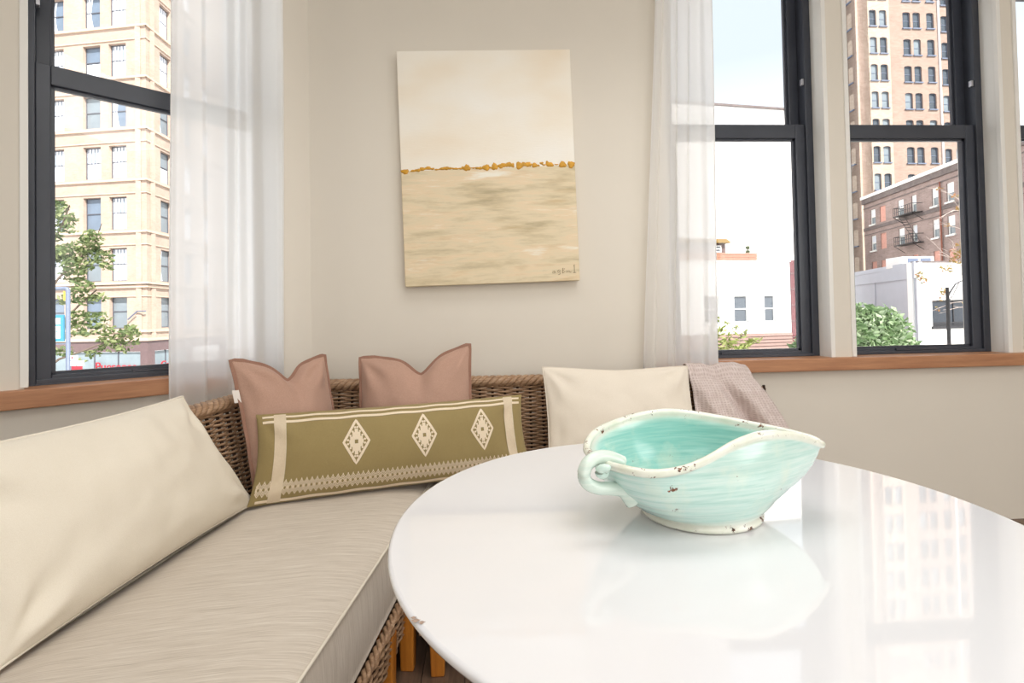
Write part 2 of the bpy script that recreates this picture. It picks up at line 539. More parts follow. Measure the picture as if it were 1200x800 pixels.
MB().box(-0.425, 0.425, 0.0181, 0.032, 0.02, 1.18).build('stretcher_frame', M['oak'], pa)
gold = plain('gold_paint', (206, 152, 44), 0.38, 0.22, 60, metal=0.25)
def blob(mb, cx, cz, rx, rz, h=0.004, n=14, y=-0.018):
    vs = [(cx, y - h, cz)]
    for k, (s_, hh) in enumerate(((0.6, h * 0.85), (0.9, h * 0.5), (1.0, 0))):
        for j in range(n):
            a = 2 * PI * j / n
            w = 1 + 0.16 * math.sin(3 * a + cx * 90) + 0.08 * math.sin(7 * a + cx * 40)
            vs.append((cx + rx * s_ * w * math.cos(a), y - hh, cz + rz * s_ * w * math.sin(a)))
    fs = [(0, 1 + (j + 1) % n, 1 + j) for j in range(n)]
    for k in range(2):
        fs += [(1 + k * n + j, 1 + k * n + (j + 1) % n, 1 + (k + 1) * n + (j + 1) % n, 1 + (k + 1) * n + j) for j in range(n)]
    mb.add(vs, fs)
gz = lambda x: 0.583 + (x + 0.445) / 0.89 * 0.018
def gl(px): return -0.445 + (px - 35) / 1110 * 0.89
gm = MB()
for px, dz, rx, rz in [(60, 0, 24, 13), (110, 2, 16, 6), (140, 5, 20, 8), (172, 12, 20, 9), (205, 15, 22, 9), (232, 10, 14, 6), (262, 4, 18, 4), (292, 7, 18, 7), (318, 10, 20, 9), (345, 8, 20, 6), (378, 4, 20, 5), (410, 4, 16, 5), (430, 8, 14, 8), (452, 6, 21, 17), (490, 4, 14, 4), (520, 2, 18, 6), (538, 0, 12, 8), (572, 3, 23, 16), (600, 2, 10, 5), (627, 6, 20, 19), (665, 8, 18, 12), (690, 14, 24, 11), (720, 14, 26, 13), (742, 10, 12, 12), (786, 6, 22, 20), (812, 12, 20, 12), (838, 12, 22, 13), (858, 8, 10, 9), (885, 4, 18, 13), (908, 1, 10, 5), (930, 15, 12, 7), (945, 4, 14, 4), (967, 14, 12, 12), (985, 3, 22, 12), (1025, 2, 14, 3), (1065, 0, 23, 17), (1120, -2, 22, 19)]:
    x = gl(px)
    blob(gm, x, gz(x) + dz * 0.0008, rx * 0.00085, rz * 0.00098)
gm.build('gold_horizon', gold, pa, smooth=True)['label'] = 'thick gold paint dabs forming the horizon'
sg = MB()
ink = plain('grey_brown_ink', (158, 138, 106), 0.8)
def stroke(pts, r=0.0016):
    sg.tube([(x, -0.0185, z) for x, z in pts], r, 5)
X0 = 0.30
stroke([(X0 + 0.016, 0.052), (X0 + 0.006, 0.05), (X0 + 0.004, 0.042), (X0 + 0.012, 0.041), (X0 + 0.017, 0.05), (X0 + 0.02, 0.041)])
stroke([(X0 + 0.04, 0.058), (X0 + 0.03, 0.053), (X0 + 0.032, 0.044), (X0 + 0.042, 0.046), (X0 + 0.043, 0.056), (X0 + 0.043, 0.036), (X0 + 0.034, 0.032)])
stroke([(X0 + 0.056, 0.04), (X0 + 0.058, 0.066), (X0 + 0.068, 0.062), (X0 + 0.059, 0.054), (X0 + 0.070, 0.047), (X0 + 0.057, 0.04)])
stroke([(X0 + 0.076, 0.042), (X0 + 0.080, 0.053), (X0 + 0.085, 0.043), (X0 + 0.090, 0.053), (X0 + 0.094, 0.043), (X0 + 0.102, 0.046)])
stroke([(X0 + 0.118, 0.04), (X0 + 0.119, 0.082), (X0 + 0.114, 0.074)])
stroke([(X0 + 0.112, 0.04), (X0 + 0.126, 0.041)])
sg.build('signature', ink, pa)

# ------------------------------------------------------------------ wicker sofa
def weave(name, parent, P, L, H, pitch=0.0090, stake=0.060, amp=0.0095, r=0.0054, z0=0.0, flip=1):
    """P(s, h, off) -> point of the panel; s along 0..L, h height 0..H, off across"""
    mb = MB()
    ns = int(L / stake)
    st = L / ns
    rows = int(H / pitch)
    for i in range(rows):
        h = z0 + (i + 0.5) * pitch
        ph = PI * (i % 2)
        jit = random.uniform(-0.0012, 0.0012)
        pts = []
        for k in range(ns * 4 + 1):
            s_ = k * st / 4
            pts.append(P(s_, h + jit + 0.0008 * math.sin(k * 1.3 + i), amp * math.cos(PI * s_ / st + ph)))
        mb.tube(pts, r * random.uniform(0.9, 1.1), 5, flat=1.0)
    o = stuff(mb.build(name, M['cane'], parent, smooth=True))
    sk = MB()
    for k in range(ns + 1):
        sk.tube([P(min(L, max(0, k * st - st / 2 + st / 2)), z0 + H * j / 4, 0) for j in range(5)], 0.0062, 6)
    stuff(sk.build('cane_stakes', M['cane_dark'], parent, smooth=True))
    return o
def braid(parent, path, R=0.021, r=0.0125, strands=4, per=0.13, name='top_braid'):
    path = [Vector(p) for p in path]
    # resample
    seg = []
    tot = 0
    for a, b in zip(path, path[1:]):
        seg.append((tot, a, b)); tot += (b - a).length
    def at(s_):
        for t0, a, b in seg:
            d = (b - a).length
            if s_ <= t0 + d + 1e-6:
                return a + (b - a) * ((s_ - t0) / d), (b - a).normalized()
        return path[-1], (path[-1] - path[-2]).normalized()
    n = int(tot / 0.011)
    for q in range(strands):
        pts = []
        for i in range(n + 1):
            s_ = tot * i / n
            p, t = at(s_)
            side = t.cross(Vector((0, 0, 1))).normalized()
            up = side.cross(t).normalized()
            an = 2 * PI * (s_ / per + q / strands)
            pts.append(p + side * (R * 1.15 * math.cos(an)) + up * (R * 0.8 * math.sin(an)))
        MB().tube(pts, r, 7).build(name, M['cane'], parent, smooth=True)
P0 = Vector((-0.375, 1.022))
DR = Vector((0.1176, 0.9931))
RT = Vector((0.9931, -0.1176))
def LP(t, c, z=0):                    # point in the frame of the sofa module by the slanted wall
    p = P0 + DR * t + RT * c
    return Vector((p.x, p.y, z))
ZC0, ZC1 = 0.25, 0.47                 # seat cushion bottom / top
ZBACK = 0.845
sofa1 = tag(empty('wicker_sofa', (0, 0, 0)), 'brown wicker sofa section running out from the slanted wall under the striated seat cushion', 'sofa', 'wicker sofa sections')
T0, T1 = -0.75, 1.24
weave('woven_backrest', sofa1, lambda s_, h, o: LP(T0 + s_, -0.655 - 0.075 * max(0, (h - 0.4)) / 0.45 - 0.03 + o, h), T1 - T0, 0.70, z0=0.13)
braid(sofa1, [LP(T0, -0.76, ZBACK), LP(T1, -0.76, ZBACK)])
weave('woven_apron', sofa1, lambda s_, h, o: LP(T0 + s_, 0.018 + o - 0.012 * (0.25 - h) / 0.13, h), 1.44, 0.116, z0=0.118, pitch=0.0105, r=0.0055, stake=0.05)
braid(sofa1, [LP(T0, 0.012, 0.236), LP(T0 + 1.44, 0.012, 0.236)], R=0.008, r=0.007, strands=3, per=0.09, name='apron_braid')
base = MB()
c4 = [LP(T0 + 0.02, -0.66), LP(T0 + 0.02, -0.05), LP(1.30, -0.05), LP(1.26, -0.66)]
base.add([(p.x, p.y, 0.20) for p in c4] + [(p.x, p.y, 0.246) for p in c4], [(3, 2, 1, 0), (4, 5, 6, 7), (0, 1, 5, 4), (1, 2, 6, 5), (2, 3, 7, 6), (3, 0, 4, 7)])
base.build('seat_deck', M['cane_dark'], sofa1)
def leg(parent, x, y, w=0.052, d=0.046, h=0.21, rz=0.0):
    m = MB()
    k = 0.84
    vs = [(-w / 2 * k, -d / 2 * k, 0), (w / 2 * k, -d / 2 * k, 0), (w / 2 * k, d / 2 * k, 0), (-w / 2 * k, d / 2 * k, 0),
          (-w / 2, -d / 2, h), (w / 2, -d / 2, h), (w / 2, d / 2, h), (-w / 2, d / 2, h)]
    m.add(vs, [(3, 2, 1, 0), (4, 5, 6, 7), (0, 1, 5, 4), (1, 2, 6, 5), (2, 3, 7, 6), (3, 0, 4, 7)])
    o = m.build('leg', M['legwood'], parent, bevel=0.005)
    o.location = (x, y, 0); o.rotation_euler = (0, 0, rz)
    return o
AL = math.atan2(DR.y, DR.x) - PI / 2
for (t, c) in ((0.545, 0.0), (-0.70, -0.06), (-0.70, -0.62), (1.2, -0.62)):
    p = LP(t, c); leg(sofa1, p.x, p.y, rz=AL)
leg(sofa1, -0.270, 1.712, rz=AL)

sofa2 = tag(empty('wicker_sofa', (0, 0, 0)), 'brown wicker sofa section along the wall below the painting', 'sofa', 'wicker sofa sections')
XB0, XB1 = -0.87, 1.315
def BP(s_, h, o):
    lean = 0.065 * max(0, (h - 0.4)) / 0.45
    flare = 0.05 * max(0, (ZBACK - h)) / 0.4 * max(0, (s_ - (XB1 - XB0) + 0.3) / 0.3)
    return Vector((XB0 + s_ + flare, 2.375 + lean - o, h))
weave('woven_backrest', sofa2, BP, XB1 - XB0, 0.705, z0=0.13)
braid(sofa2, [(XB0, 2.442, ZBACK + 0.008), (XB1 - 0.03, 2.442, ZBACK + 0.002)])
EX0 = -0.23
weave('woven_apron', sofa2, lambda s_, h, o: Vector((EX0 + s_, 1.70 - o, h)), 1.52, 0.135, z0=0.118, pitch=0.0105, r=0.0055, stake=0.05)
MB().box(-0.20, 1.29, 1.73, 2.36, 0.20, 0.246).build('seat_deck', M['cane_dark'], sofa2)
# woven end of the backrest
weave('woven_end', sofa2, lambda s_, h, o: Vector((1.334 + 0.05 * (ZBACK - h) / 0.4 + o * 0.6, 2.445 - s_, h)), 0.11, 0.68, z0=0.13)
for (x, y) in ((-0.168, 1.678), (1.24, 1.75), (1.24, 2.33), (-0.3, 2.33)):
    leg(sofa2, x, y)

def cushion(name, corners, z0, z1, label, dome=0.014, group='striated seat cushions'):
    A, B, C, D = [Vector((c[0], c[1])) for c in corners]      # near-left, near-right, far-right, far-left
    r = tag(empty(name, (0, 0, 0)), label, 'cushion', group)
    def xy(u, v):
        p = (A * (1 - u) + B * u) * (1 - v) + (D * (1 - u) + C * u) * v
        return p
    nu, nv = 26, 48
    def top(u, v):
        p = xy(u, v)
        e = min(u, 1 - u) * (B - A).length
        f = min(v, 1 - v) * (D - A).length
        k = min(1, e / 0.13) ** 0.6 * min(1, f / 0.13) ** 0.6
        return (p.x, p.y, z1 - 0.012 + (dome + 0.012) * k + 0.003 * noise.noise((p.x * 5, p.y * 5, 0)))
    mb = MB().grid(top, nu, nv)
    cen = (A + B + C + D) / 4
    loop = [(i / nu, 0) for i in range(nu)] + [(1, j / nv) for j in range(nv)] + [(1 - i / nu, 1) for i in range(nu)] + [(0, 1 - j / nv) for j in range(nv)]
    H = z1 - 0.012 - z0
    def ring(k):
        out = []
        for (u, v) in loop:
            p = xy(u, v)
            d = (p - cen).normalized() * (0.012 * math.sin(PI * k))
            out.append((p.x + d.x, p.y + d.y, z1 - 0.012 - H * k))
        return out
    rings = [ring(k / 6) for k in range(7)]
    n = len(loop)
    vs = [p for q in rings for p in q]
    fs = [(i * n + j, (i + 1) * n + j, (i + 1) * n + (j + 1) % n, i * n + (j + 1) % n) for i in range(6) for j in range(n)]
    fs.append(tuple(6 * n + j for j in range(n)))
    mb.add(vs, fs)
    o = mb.build('cover', M['seat'], r, smooth=True)
    me = o.data
    uv = me.uv_layers.new(name='UVMap')
    for poly in me.polygons:
        nz = abs(poly.normal.z) > 0.5
        for li in poly.loop_indices:
            co = me.vertices[me.loops[li].vertex_index].co
            if nz: uv.data[li].uv = (co.x + co.y * 0.02, co.y - co.x * 0.12)
            else: uv.data[li].uv = (co.z, co.y * 0.99 + co.x * 0.99)
    for z in (z1 - 0.010,):
        pts = [Vector((xy(u, v).x, xy(u, v).y, z)) for (u, v) in loop]
        out = []
        for p in pts:
            d = (Vector((p.x, p.y)) - cen).normalized() * 0.003
            out.append((p.x + d.x, p.y + d.y, p.z))
        MB().tube(out + [out[0]], 0.0042, 6, cap=False).build('piping', M['piping'], r, smooth=True)
    return r
q = [LP(T0 + 0.02, -0.645), LP(T0 + 0.02, 0.0), LP(1.31, 0.0), LP(1.25, -0.645)]
cushion('seat_cushion', [(p.x, p.y) for p in q], ZC0, ZC1, 'striated oatmeal seat cushion under the long cream cushion')
q0, q1 = LP(0.665, 0.012), LP(1.305, 0.012)
cushion('seat_cushion', [(q0.x, q0.y), (1.285, 1.665), (1.285, 2.335), (q1.x, q1.y)], ZC0, ZC1, 'striated oatmeal seat cushion below the painting behind the round table')

# ------------------------------------------------------------------ cushions
def pillow_fn(TL, TR, BL, BR, front, back, chop=0.0, chopw=0.25, pull=0.05, ears=0.0, seed=0, wr=0.006, expo=2.4, pw=0.62, chopu=0.0):
    TL, TR, BL, BR = [Vector(p) for p in (TL, TR, BL, BR)]
    nrm = ((TR + BR - TL - BL).cross(TL + TR - BL - BR)).normalized()
    upv = (TL + TR - BL - BR).normalized()
    def P(u, v, side, off=0.0):
        """u, v in -1..1; side +1 front, -1 back"""
        # edges drawn inwards between the corners
        uu = u * (1 - pull * (1 - v * v))
        vv = v * (1 - pull * (1 - u * u))
        a, b = (uu + 1) / 2, (vv + 1) / 2
        p = (BL * (1 - a) + BR * a) * (1 - b) + (TL * (1 - a) + TR * a) * b
        if chop:
            w = math.exp(-((u - chopu) / chopw) ** 2) * 0.6 + max(0, 1 - abs(u - chopu) / 0.85) * 0.4
            p = p - upv * (chop * w * max(0, (v + 0.5) / 1.5) ** 2)
        th = max(0, (1 - abs(u) ** expo)) ** pw * max(0, (1 - abs(v) ** expo)) ** pw
        if chop:
            th *= 1 - 0.4 * math.exp(-((u - chopu) / 0.16) ** 2) * max(0, v) ** 1.3
        q = p * 1.0
        w = noise.noise(q * 7 + Vector((seed, 0, 0))) * wr + noise.noise(q * 18 + Vector((0, seed, 0))) * wr * 0.35
        Wd, Hd = (BR - BL).length / 2, (TL - BL).length / 2
        du, dv = (1 - abs(u)) * Wd, (1 - abs(v)) * Hd
        dc = math.hypot(du, dv)
        w += 0.9 * wr * math.sin(math.atan2(dv, du) * 8 + seed + (1.3 if u * v > 0 else 0)) * math.exp(-((dc - 0.10) / 0.07) ** 2)
        edge = min(1, 6 * (1 - max(abs(u), abs(v))) + 0.15)
        t = (front if side > 0 else -back) * th + w * edge * side * 1.2 * min(1, th * 2 + .1)
        return p + nrm * (t + off * side)
    return P, nrm
def pillow(name, P, label, mat, group='scatter cushions', n=56, m=40, piping=None, pr=0.004, flange=0.0, fmat=None):
    r = tag(empty(name, (0, 0, 0)), label, 'cushion', group)
    def warp(x):
        s_ = 2 * x - 1
        return math.copysign(abs(s_) ** 0.72, s_) if False else math.sin(s_ * PI / 2) * 0.65 + s_ * 0.35
    mb = MB()
    mb.grid(lambda a, b: P(warp(a), warp(b), 1), n, m)
    mb.grid(lambda a, b: P(-warp(a), warp(b), -1), n, m)
    o = mb.build('cover', mat, r, smooth=True, recalc=True)
    loop = [(-1 + 2 * i / 40, -1) for i in range(40)] + [(1, -1 + 2 * i / 30) for i in range(30)] + [(1 - 2 * i / 40, 1) for i in range(40)] + [(-1, 1 - 2 * i / 30) for i in range(30)]
    if piping:
        pts = [P(u, v, 1) for u, v in loop]
        MB().tube(pts + [pts[0]], pr, 6, cap=False).build('piping', piping, r, smooth=True)
    if flange:
        cen = P(0, 0, 1) * 0.5 + P(0, 0, -1) * 0.5
        ins = [P(u, v, 1) for u, v in loop]
        vs = []; k = len(loop)
        N_ = (P(1, -1, 1) - P(-1, -1, 1)).cross(P(-1, 1, 1) - P(-1, -1, 1)).normalized()
        for i, p in enumerate(ins):
            t = ins[(i + 1) % k] - ins[i - 1]
            d = t.cross(N_).normalized()
            e = p + d * flange
            wob = 0.0025 * math.sin(i * 0.9)
            for base_, nn in ((p - d * 0.004, 0.0028), (e, 0.0018), (e, -0.0018), (p - d * 0.004, -0.0028)):
                vs.append(base_ + N_ * (nn + wob))
        fs = [(i * 4 + j, ((i + 1) % k) * 4 + j, ((i + 1) % k) * 4 + (j + 1) % 4, i * 4 + (j + 1) % 4) for i in range(k) for j in range(4)]
        MB().add(vs, fs).build('flange', fmat or mat, r, smooth=False)
    return r, o
# long cream cushion
TR_, BR_, BL_, TL_ = LP(0.67, -0.735, 0.915), LP(0.865, -0.60, 0.485), LP(-0.04, -0.60, 0.485), LP(-0.10, -0.735, 0.915)
P, _ = pillow_fn(TL_, TR_, BL_, BR_, 0.105, 0.05, pull=0.055, seed=3, wr=0.012)
pc, _ = pillow('long_lumbar_cushion', P, 'long cream linen cushion leaning on the sofa back below the slanted wall', M['cream'], n=72, m=40, piping=M['cream'], pr=0.0035)
# mauve cushions
PM1, _ = pillow_fn((-0.965, 1.985, 1.015), (-0.715, 2.30, 1.003), (-0.862, 1.955, 0.485), (-0.60, 2.20, 0.485), 0.085, 0.04, chop=0.085, pull=0.05, seed=11, wr=0.009, chopu=0.05)
m1, _ = pillow('mauve_cushion', PM1, 'mauve linen cushion with a dented top in the corner of the sofa', M['mauve'], flange=0.011, fmat=M['mauve_edge'])
tb = MB()
a = PM1(-1.0, 0.40, 1); b = PM1(-1.0, 0.58, 1)
d = Vector((-0.021, -0.010, 0.0))
for q_ in ((0.0, 0.0),):
    vs = [a, b, b + d, a + d]
    vs2 = [p + Vector((0.002, -0.003, 0)) for p in vs]
    tb.add(vs + vs2, [(0, 1, 2, 3), (7, 6, 5, 4), (0, 4, 5, 1), (1, 5, 6, 2), (2, 6, 7, 3), (3, 7, 4, 0)])
tb.build('care_tag', M['tag'], m1)
PM2, _ = pillow_fn((-0.562, 2.335, 0.985), (-0.065, 2.335, 1.035), (-0.55, 2.20, 0.485), (-0.045, 2.20, 0.485), 0.09, 0.04, chop=0.10, pull=0.045, seed=23, wr=0.008, chopu=0.1)
pillow('mauve_cushion', PM2, 'mauve linen cushion with a dented top standing below the painting', M['mauve'], flange=0.011, fmat=M['mauve_edge'])
# ivory cushion
PW, _ = pillow_fn((0.272, 2.325, 0.925), (0.962, 2.325, 0.912), (0.275, 2.19, 0.487), (0.965, 2.19, 0.487), 0.085, 0.05, chop=0.012, chopw=0.5, pull=0.035, seed=31, wr=0.008)
pillow('ivory_cushion', PW, 'ivory linen cushion beside the folded throw on the wicker sofa', M['ivory'], piping=M['ivory'], pr=0.003)
# olive cushion with woven decoration
PO, _ = pillow_fn((-0.868, 1.965, 0.81), (0.168, 2.265, 0.81), (-0.872, 1.895, 0.487), (0.205, 2.195, 0.487), 0.085, 0.05, pull=0.035, seed=41, wr=0.007)
po, _ = pillow('olive_lumbar_cushion', PO, 'long olive lumbar cushion with cream diamonds and zigzag border', M['olive'], n=110, m=44)
def on(mb, poly, off=0.0018):
    """polygon in cushion coordinates laid on its front"""
    vs = [PO(u, v, 1, off) for u, v in poly]
    mb.add(vs, [tuple(range(len(vs)))])
def strip(mb, pts, hw, off=0.0018, asp=0.155):
    """ribbon along (u, v) points, half width hw in v units"""
    n = len(pts)
    L_, R_ = [], []
    for i in range(n):
        a, b = pts[max(i - 1, 0)], pts[min(i + 1, n - 1)]
        dx, dy = (b[0] - a[0]) / asp, (b[1] - a[1])
        l = math.hypot(dx, dy) or 1
        nx, ny = -dy / l * asp, dx / l
        L_.append((pts[i][0] + nx * hw, pts[i][1] + ny * hw)); R_.append((pts[i][0] - nx * hw, pts[i][1] - ny * hw))
    cl = lambda x: max(-0.995, min(0.995, x))
    vs = [PO(cl(u), cl(v), 1, off) for u, v in L_] + [PO(cl(u), cl(v), 1, off) for u, v in R_]
    mb.add(vs, [(i, i + 1, n + i + 1, n + i) for i in range(n - 1)])
ASP = 0.32 / 1.10     # one v unit in u units
def lerp(a, b, n):
    return [(a[0] + (b[0] - a[0]) * i / n, a[1] + (b[1] - a[1]) * i / n) for i in range(n + 1)]
for uc in (-0.335, 0.155, 0.62):
    mb = MB()
    hw, hh, vc = 0.088, 0.50, 0.20
    c = [(uc, vc + hh), (uc + hw, vc), (uc, vc - hh), (uc - hw, vc)]
    pts = []
    for i in range(4): pts += lerp(c[i], c[(i + 1) % 4], 8)[:-1]
    strip(mb, pts + [pts[0], pts[1]], 0.030, asp=ASP)
    # stepped inner diamond
    steps = [(0, 0.30), (0.014, 0.30), (0.014, 0.22), (0.028, 0.22), (0.028, 0.13), (0.042, 0.13), (0.042, 0.0)]
    quad = steps + [(x, -y) for x, y in reversed(steps)]
    rows = [0.30, 0.22, 0.13, -0.13, -0.22, -0.30]
    for (w_, a, b) in ((0.012, 0.30, 0.22), (0.028, 0.22, 0.12), (0.044, 0.12, 0.045), (0.044, -0.045, -0.12), (0.028, -0.12, -0.22), (0.012, -0.22, -0.30)):
        on(mb, [(uc - w_, vc + b), (uc + w_, vc + b), (uc + w_, vc + a), (uc - w_, vc + a)])
    for sx in (-1, 1):
        on(mb, [(uc + sx * 0.018 - 0.026, vc - 0.045), (uc + sx * 0.018 + 0.026, vc - 0.045), (uc + sx * 0.018 + 0.026, vc + 0.045), (uc + sx * 0.018 - 0.026, vc + 0.045)] if False else [(uc + sx * 0.012, vc - 0.045), (uc + sx * 0.050, vc - 0.045), (uc + sx * 0.050, vc + 0.045), (uc + sx * 0.012, vc + 0.045)][::sx])
    for i in range(4):
        a, b = c[i], c[(i + 1) % 4]
        for t in (0.12, 0.38, 0.62, 0.88):
            x = uc + (a[0] + (b[0] - a[0]) * t - uc) * 0.76
            y = vc + (a[1] + (b[1] - a[1]) * t - vc) * 0.76
            on(mb, [(x + 0.0085 * math.cos(k * PI / 4), y + 0.0085 / ASP * 0.9 * math.sin(k * PI / 4)) for k in range(8)])
    mb.build('diamond_motif', M['thread'], po)
zz = MB()
nper = 58
for (vc, sgn) in ((-0.555, 1), (-0.60, 1), (-0.645, 1), (-0.685, -1), (-0.73, -1), (-0.775, -1)):
    pts = []
    for i in range(nper * 2 + 1):
        u = -0.975 + 1.955 * i / (nper * 2)
        pts.append((u, vc + sgn * (0.042 if i % 2 else -0.042)))
    strip(zz, pts, 0.0135, asp=ASP)
for i in range(nper):
    u = -0.975 + 1.955 * (i + 0.5) / nper
    on(zz, [(u - 0.004, -0.508), (u + 0.004, -0.508), (u + 0.002, -0.488), (u - 0.002, -0.488)])
zz.build('zigzag_border', M['thread'], po)
for uu in (-0.845, 0.865):
    mb = MB()
    w_ = 0.040
    n = 30
    vs = []
    for j in range(n + 1):
        v = -0.97 + 1.94 * j / n
        for k in range(5):
            vs.append(PO(uu + (k / 2 - 1) * w_, v, 1, 0.0026))
    mb.add(vs, [(j * 5 + k, j * 5 + k + 1, (j + 1) * 5 + k + 1, (j + 1) * 5 + k) for j in range(n) for k in range(4)])
    mb.build('woven_tape', M['tape'], po, smooth=True)
for vv, hw in ((0.80, 0.028), (0.915, 0.022), (-0.93, 0.030)):
    mb = MB()
    strip(mb, [(-0.96 + 1.93 * i / 60, vv + 0.008 * math.sin(i * 0.7)) for i in range(61)], hw, 0.0016, asp=ASP)
    mb.build('cream_stripe', M['thread'], po, smooth=True)

# ------------------------------------------------------------------ throw over the sofa end
th = tag(empty('gauze_throw', (0, 0, 0)), 'mauve gauze throw draped over the end of the wicker sofa back', 'blanket')
def throw_fn(u, v):
    # v: 0 at the hem behind the back, ~0.28 on top, 1 at the lower front
    xl = 1.005 - 0.03 * v
    xr = 1.298 + 0.17 * max(0, v - 0.27) / 0.73
    x = xl + (xr - xl) * u
    if v < 0.22:
        y = 2.487; z = 0.55 + (v / 0.22) * 0.30
    elif v < 0.34:
        a = (v - 0.22) / 0.12 * PI
        y = 2.442 + 0.045 * math.cos(a); z = 0.850 + 0.045 * math.sin(a)
    else:
        k = (v - 0.34) / 0.66
        y = 2.397 - 0.16 * k ** 0.9; z = 0.850 - 0.40 * k
    k = max(0, (v - 0.30) / 0.7)
    ph = u * 11 - k * 4.5
    fold = math.sin(ph) + 0.5 * math.sin(2.1 * ph + 1)
    y -= (0.018 + 0.042 * k) * fold * min(1, k * 5) * (0.4 + 0.6 * math.sin(PI * min(1, max(0, u))) ) + 0.006 * noise.noise((x * 14, z * 14, 3)) + 0.045 * min(1, k * 5)
    z += 0.006 * fold * (1 - min(1, k * 3)) * (1 if v > 0.2 else 0) + 0.012 * (1 if 0.22 < v < 0.34 else 0) * math.sin(PI * (v - .22) / .12)
    return (x, y, z)
tm = MB().grid(throw_fn, 70, 90)
to = tm.build('cloth', M['throw'], th, smooth=True)
uvl = to.data.uv_layers.new(name='UVMap')
nu1 = 71
for poly in to.data.polygons:
    for li in poly.loop_indices:
        vi = to.data.loops[li].vertex_index
        uvl.data[li].uv = ((vi % nu1) / 70 * 0.75, (vi // nu1) / 90)
so = to.modifiers.new('thickness', 'SOLIDIFY'); so.thickness = 0.004; so.offset = 0

# ------------------------------------------------------------------ round table
TX, TY, TR0 = 0.426, 1.016, 0.612
tb = tag(empty('round_table', (TX, TY, 0)), 'round white glossy pedestal table with a small chip in its rim', 'table')
prof = [(0.0005, 0.720), (0.52, 0.720), (0.585, 0.726), (0.603, 0.732), (0.610, 0.738), (0.612, 0.742), (0.6115, 0.746), (0.609, 0.7487), (0.605, 0.75), (0.0005, 0.75)]
MB().lathe(prof, 160).build('table_top', M['table'], tb, smooth=False)
ttop = tb.children[0]
ttop.data.polygons.foreach_set('use_smooth', [len(p.vertices) == 4 and abs(p.normal.z) < 0.999 for p in ttop.data.polygons])
MB().lathe([(0.13, 0.718), (0.09, 0.70), (0.055, 0.64), (0.040, 0.52), (0.036, 0.38), (0.044, 0.24), (0.075, 0.12), (0.14, 0.055), (0.23, 0.022), (0.27, 0.012), (0.28, 0.0)], 64).build('pedestal', M['table'], tb, smooth=True)
ch = MB()
dx, dy = -0.5265, -0.3085
for (ox, oy, s_) in ((0, 0, 1), (0.009, -0.005, 0.8), (-0.004, 0.007, 0.7)):
    pts = [(dx + ox + 0.0055 * s_ * (1 + 0.4 * math.sin(3 * a)) * math.cos(a), dy + oy + 0.004 * s_ * (1 + 0.3 * math.cos(4 * a)) * math.sin(a), 0.7505) for a in [2 * PI * i / 14 for i in range(14)]]
    ch.add(pts, [tuple(range(14))])
ch.build('edge_chip', M['chip'], tb)['label'] = 'small brown chip in the white rim'

# ------------------------------------------------------------------ bowl
RIM = [(0.207, 1.03, 0.897), (0.233, 1.09, 0.912), (0.279, 1.13, 0.923), (0.355, 1.165, 0.935), (0.441, 1.175, 0.941), (0.536, 1.155, 0.929), (0.604, 1.11, 0.919), (0.653, 1.06, 0.913), (0.684, 1.02, 0.907), (0.688, 0.988, 0.901), (0.631, 0.955, 0.923), (0.576, 0.935, 0.938), (0.514, 0.915, 0.942), (0.456, 0.9, 0.931), (0.401, 0.885, 0.911), (0.349, 0.875, 0.897), (0.295, 0.875, 0.892), (0.249, 0.9, 0.894), (0.219, 0.96, 0.892)]
RIM = [Vector(p) for p in reversed(RIM)]       # counter-clockwise seen from above
BC = Vector((0.446, 1.03))
def catmull(pts, n):
    k = len(pts); out = []
    for i in range(k):
        p0, p1, p2, p3 = pts[i - 1], pts[i], pts[(i + 1) % k], pts[(i + 2) % k]
        for j in range(n):
            t = j / n
            out.append(0.5 * ((2 * p1) + (p2 - p0) * t + (2 * p0 - 5 * p1 + 4 * p2 - p3) * t * t + (3 * p1 - p0 - 3 * p2 + p3) * t ** 3))
    return out
rimc = catmull(RIM, 8)
for _ in range(3):
    rimc = [(rimc[i - 1] + rimc[i] * 2 + rimc[(i + 1) % len(rimc)]) / 4 for i in range(len(rimc))]
nb = len(rimc)
RB = 0.118
basep = []
for p in rimc:
    d = Vector((p.x, p.y)) - BC
    a = math.atan2(d.y, d.x)
    basep.append(Vector((BC.x + RB * math.cos(a), BC.y + RB * 0.92 * math.sin(a), 0.752)))
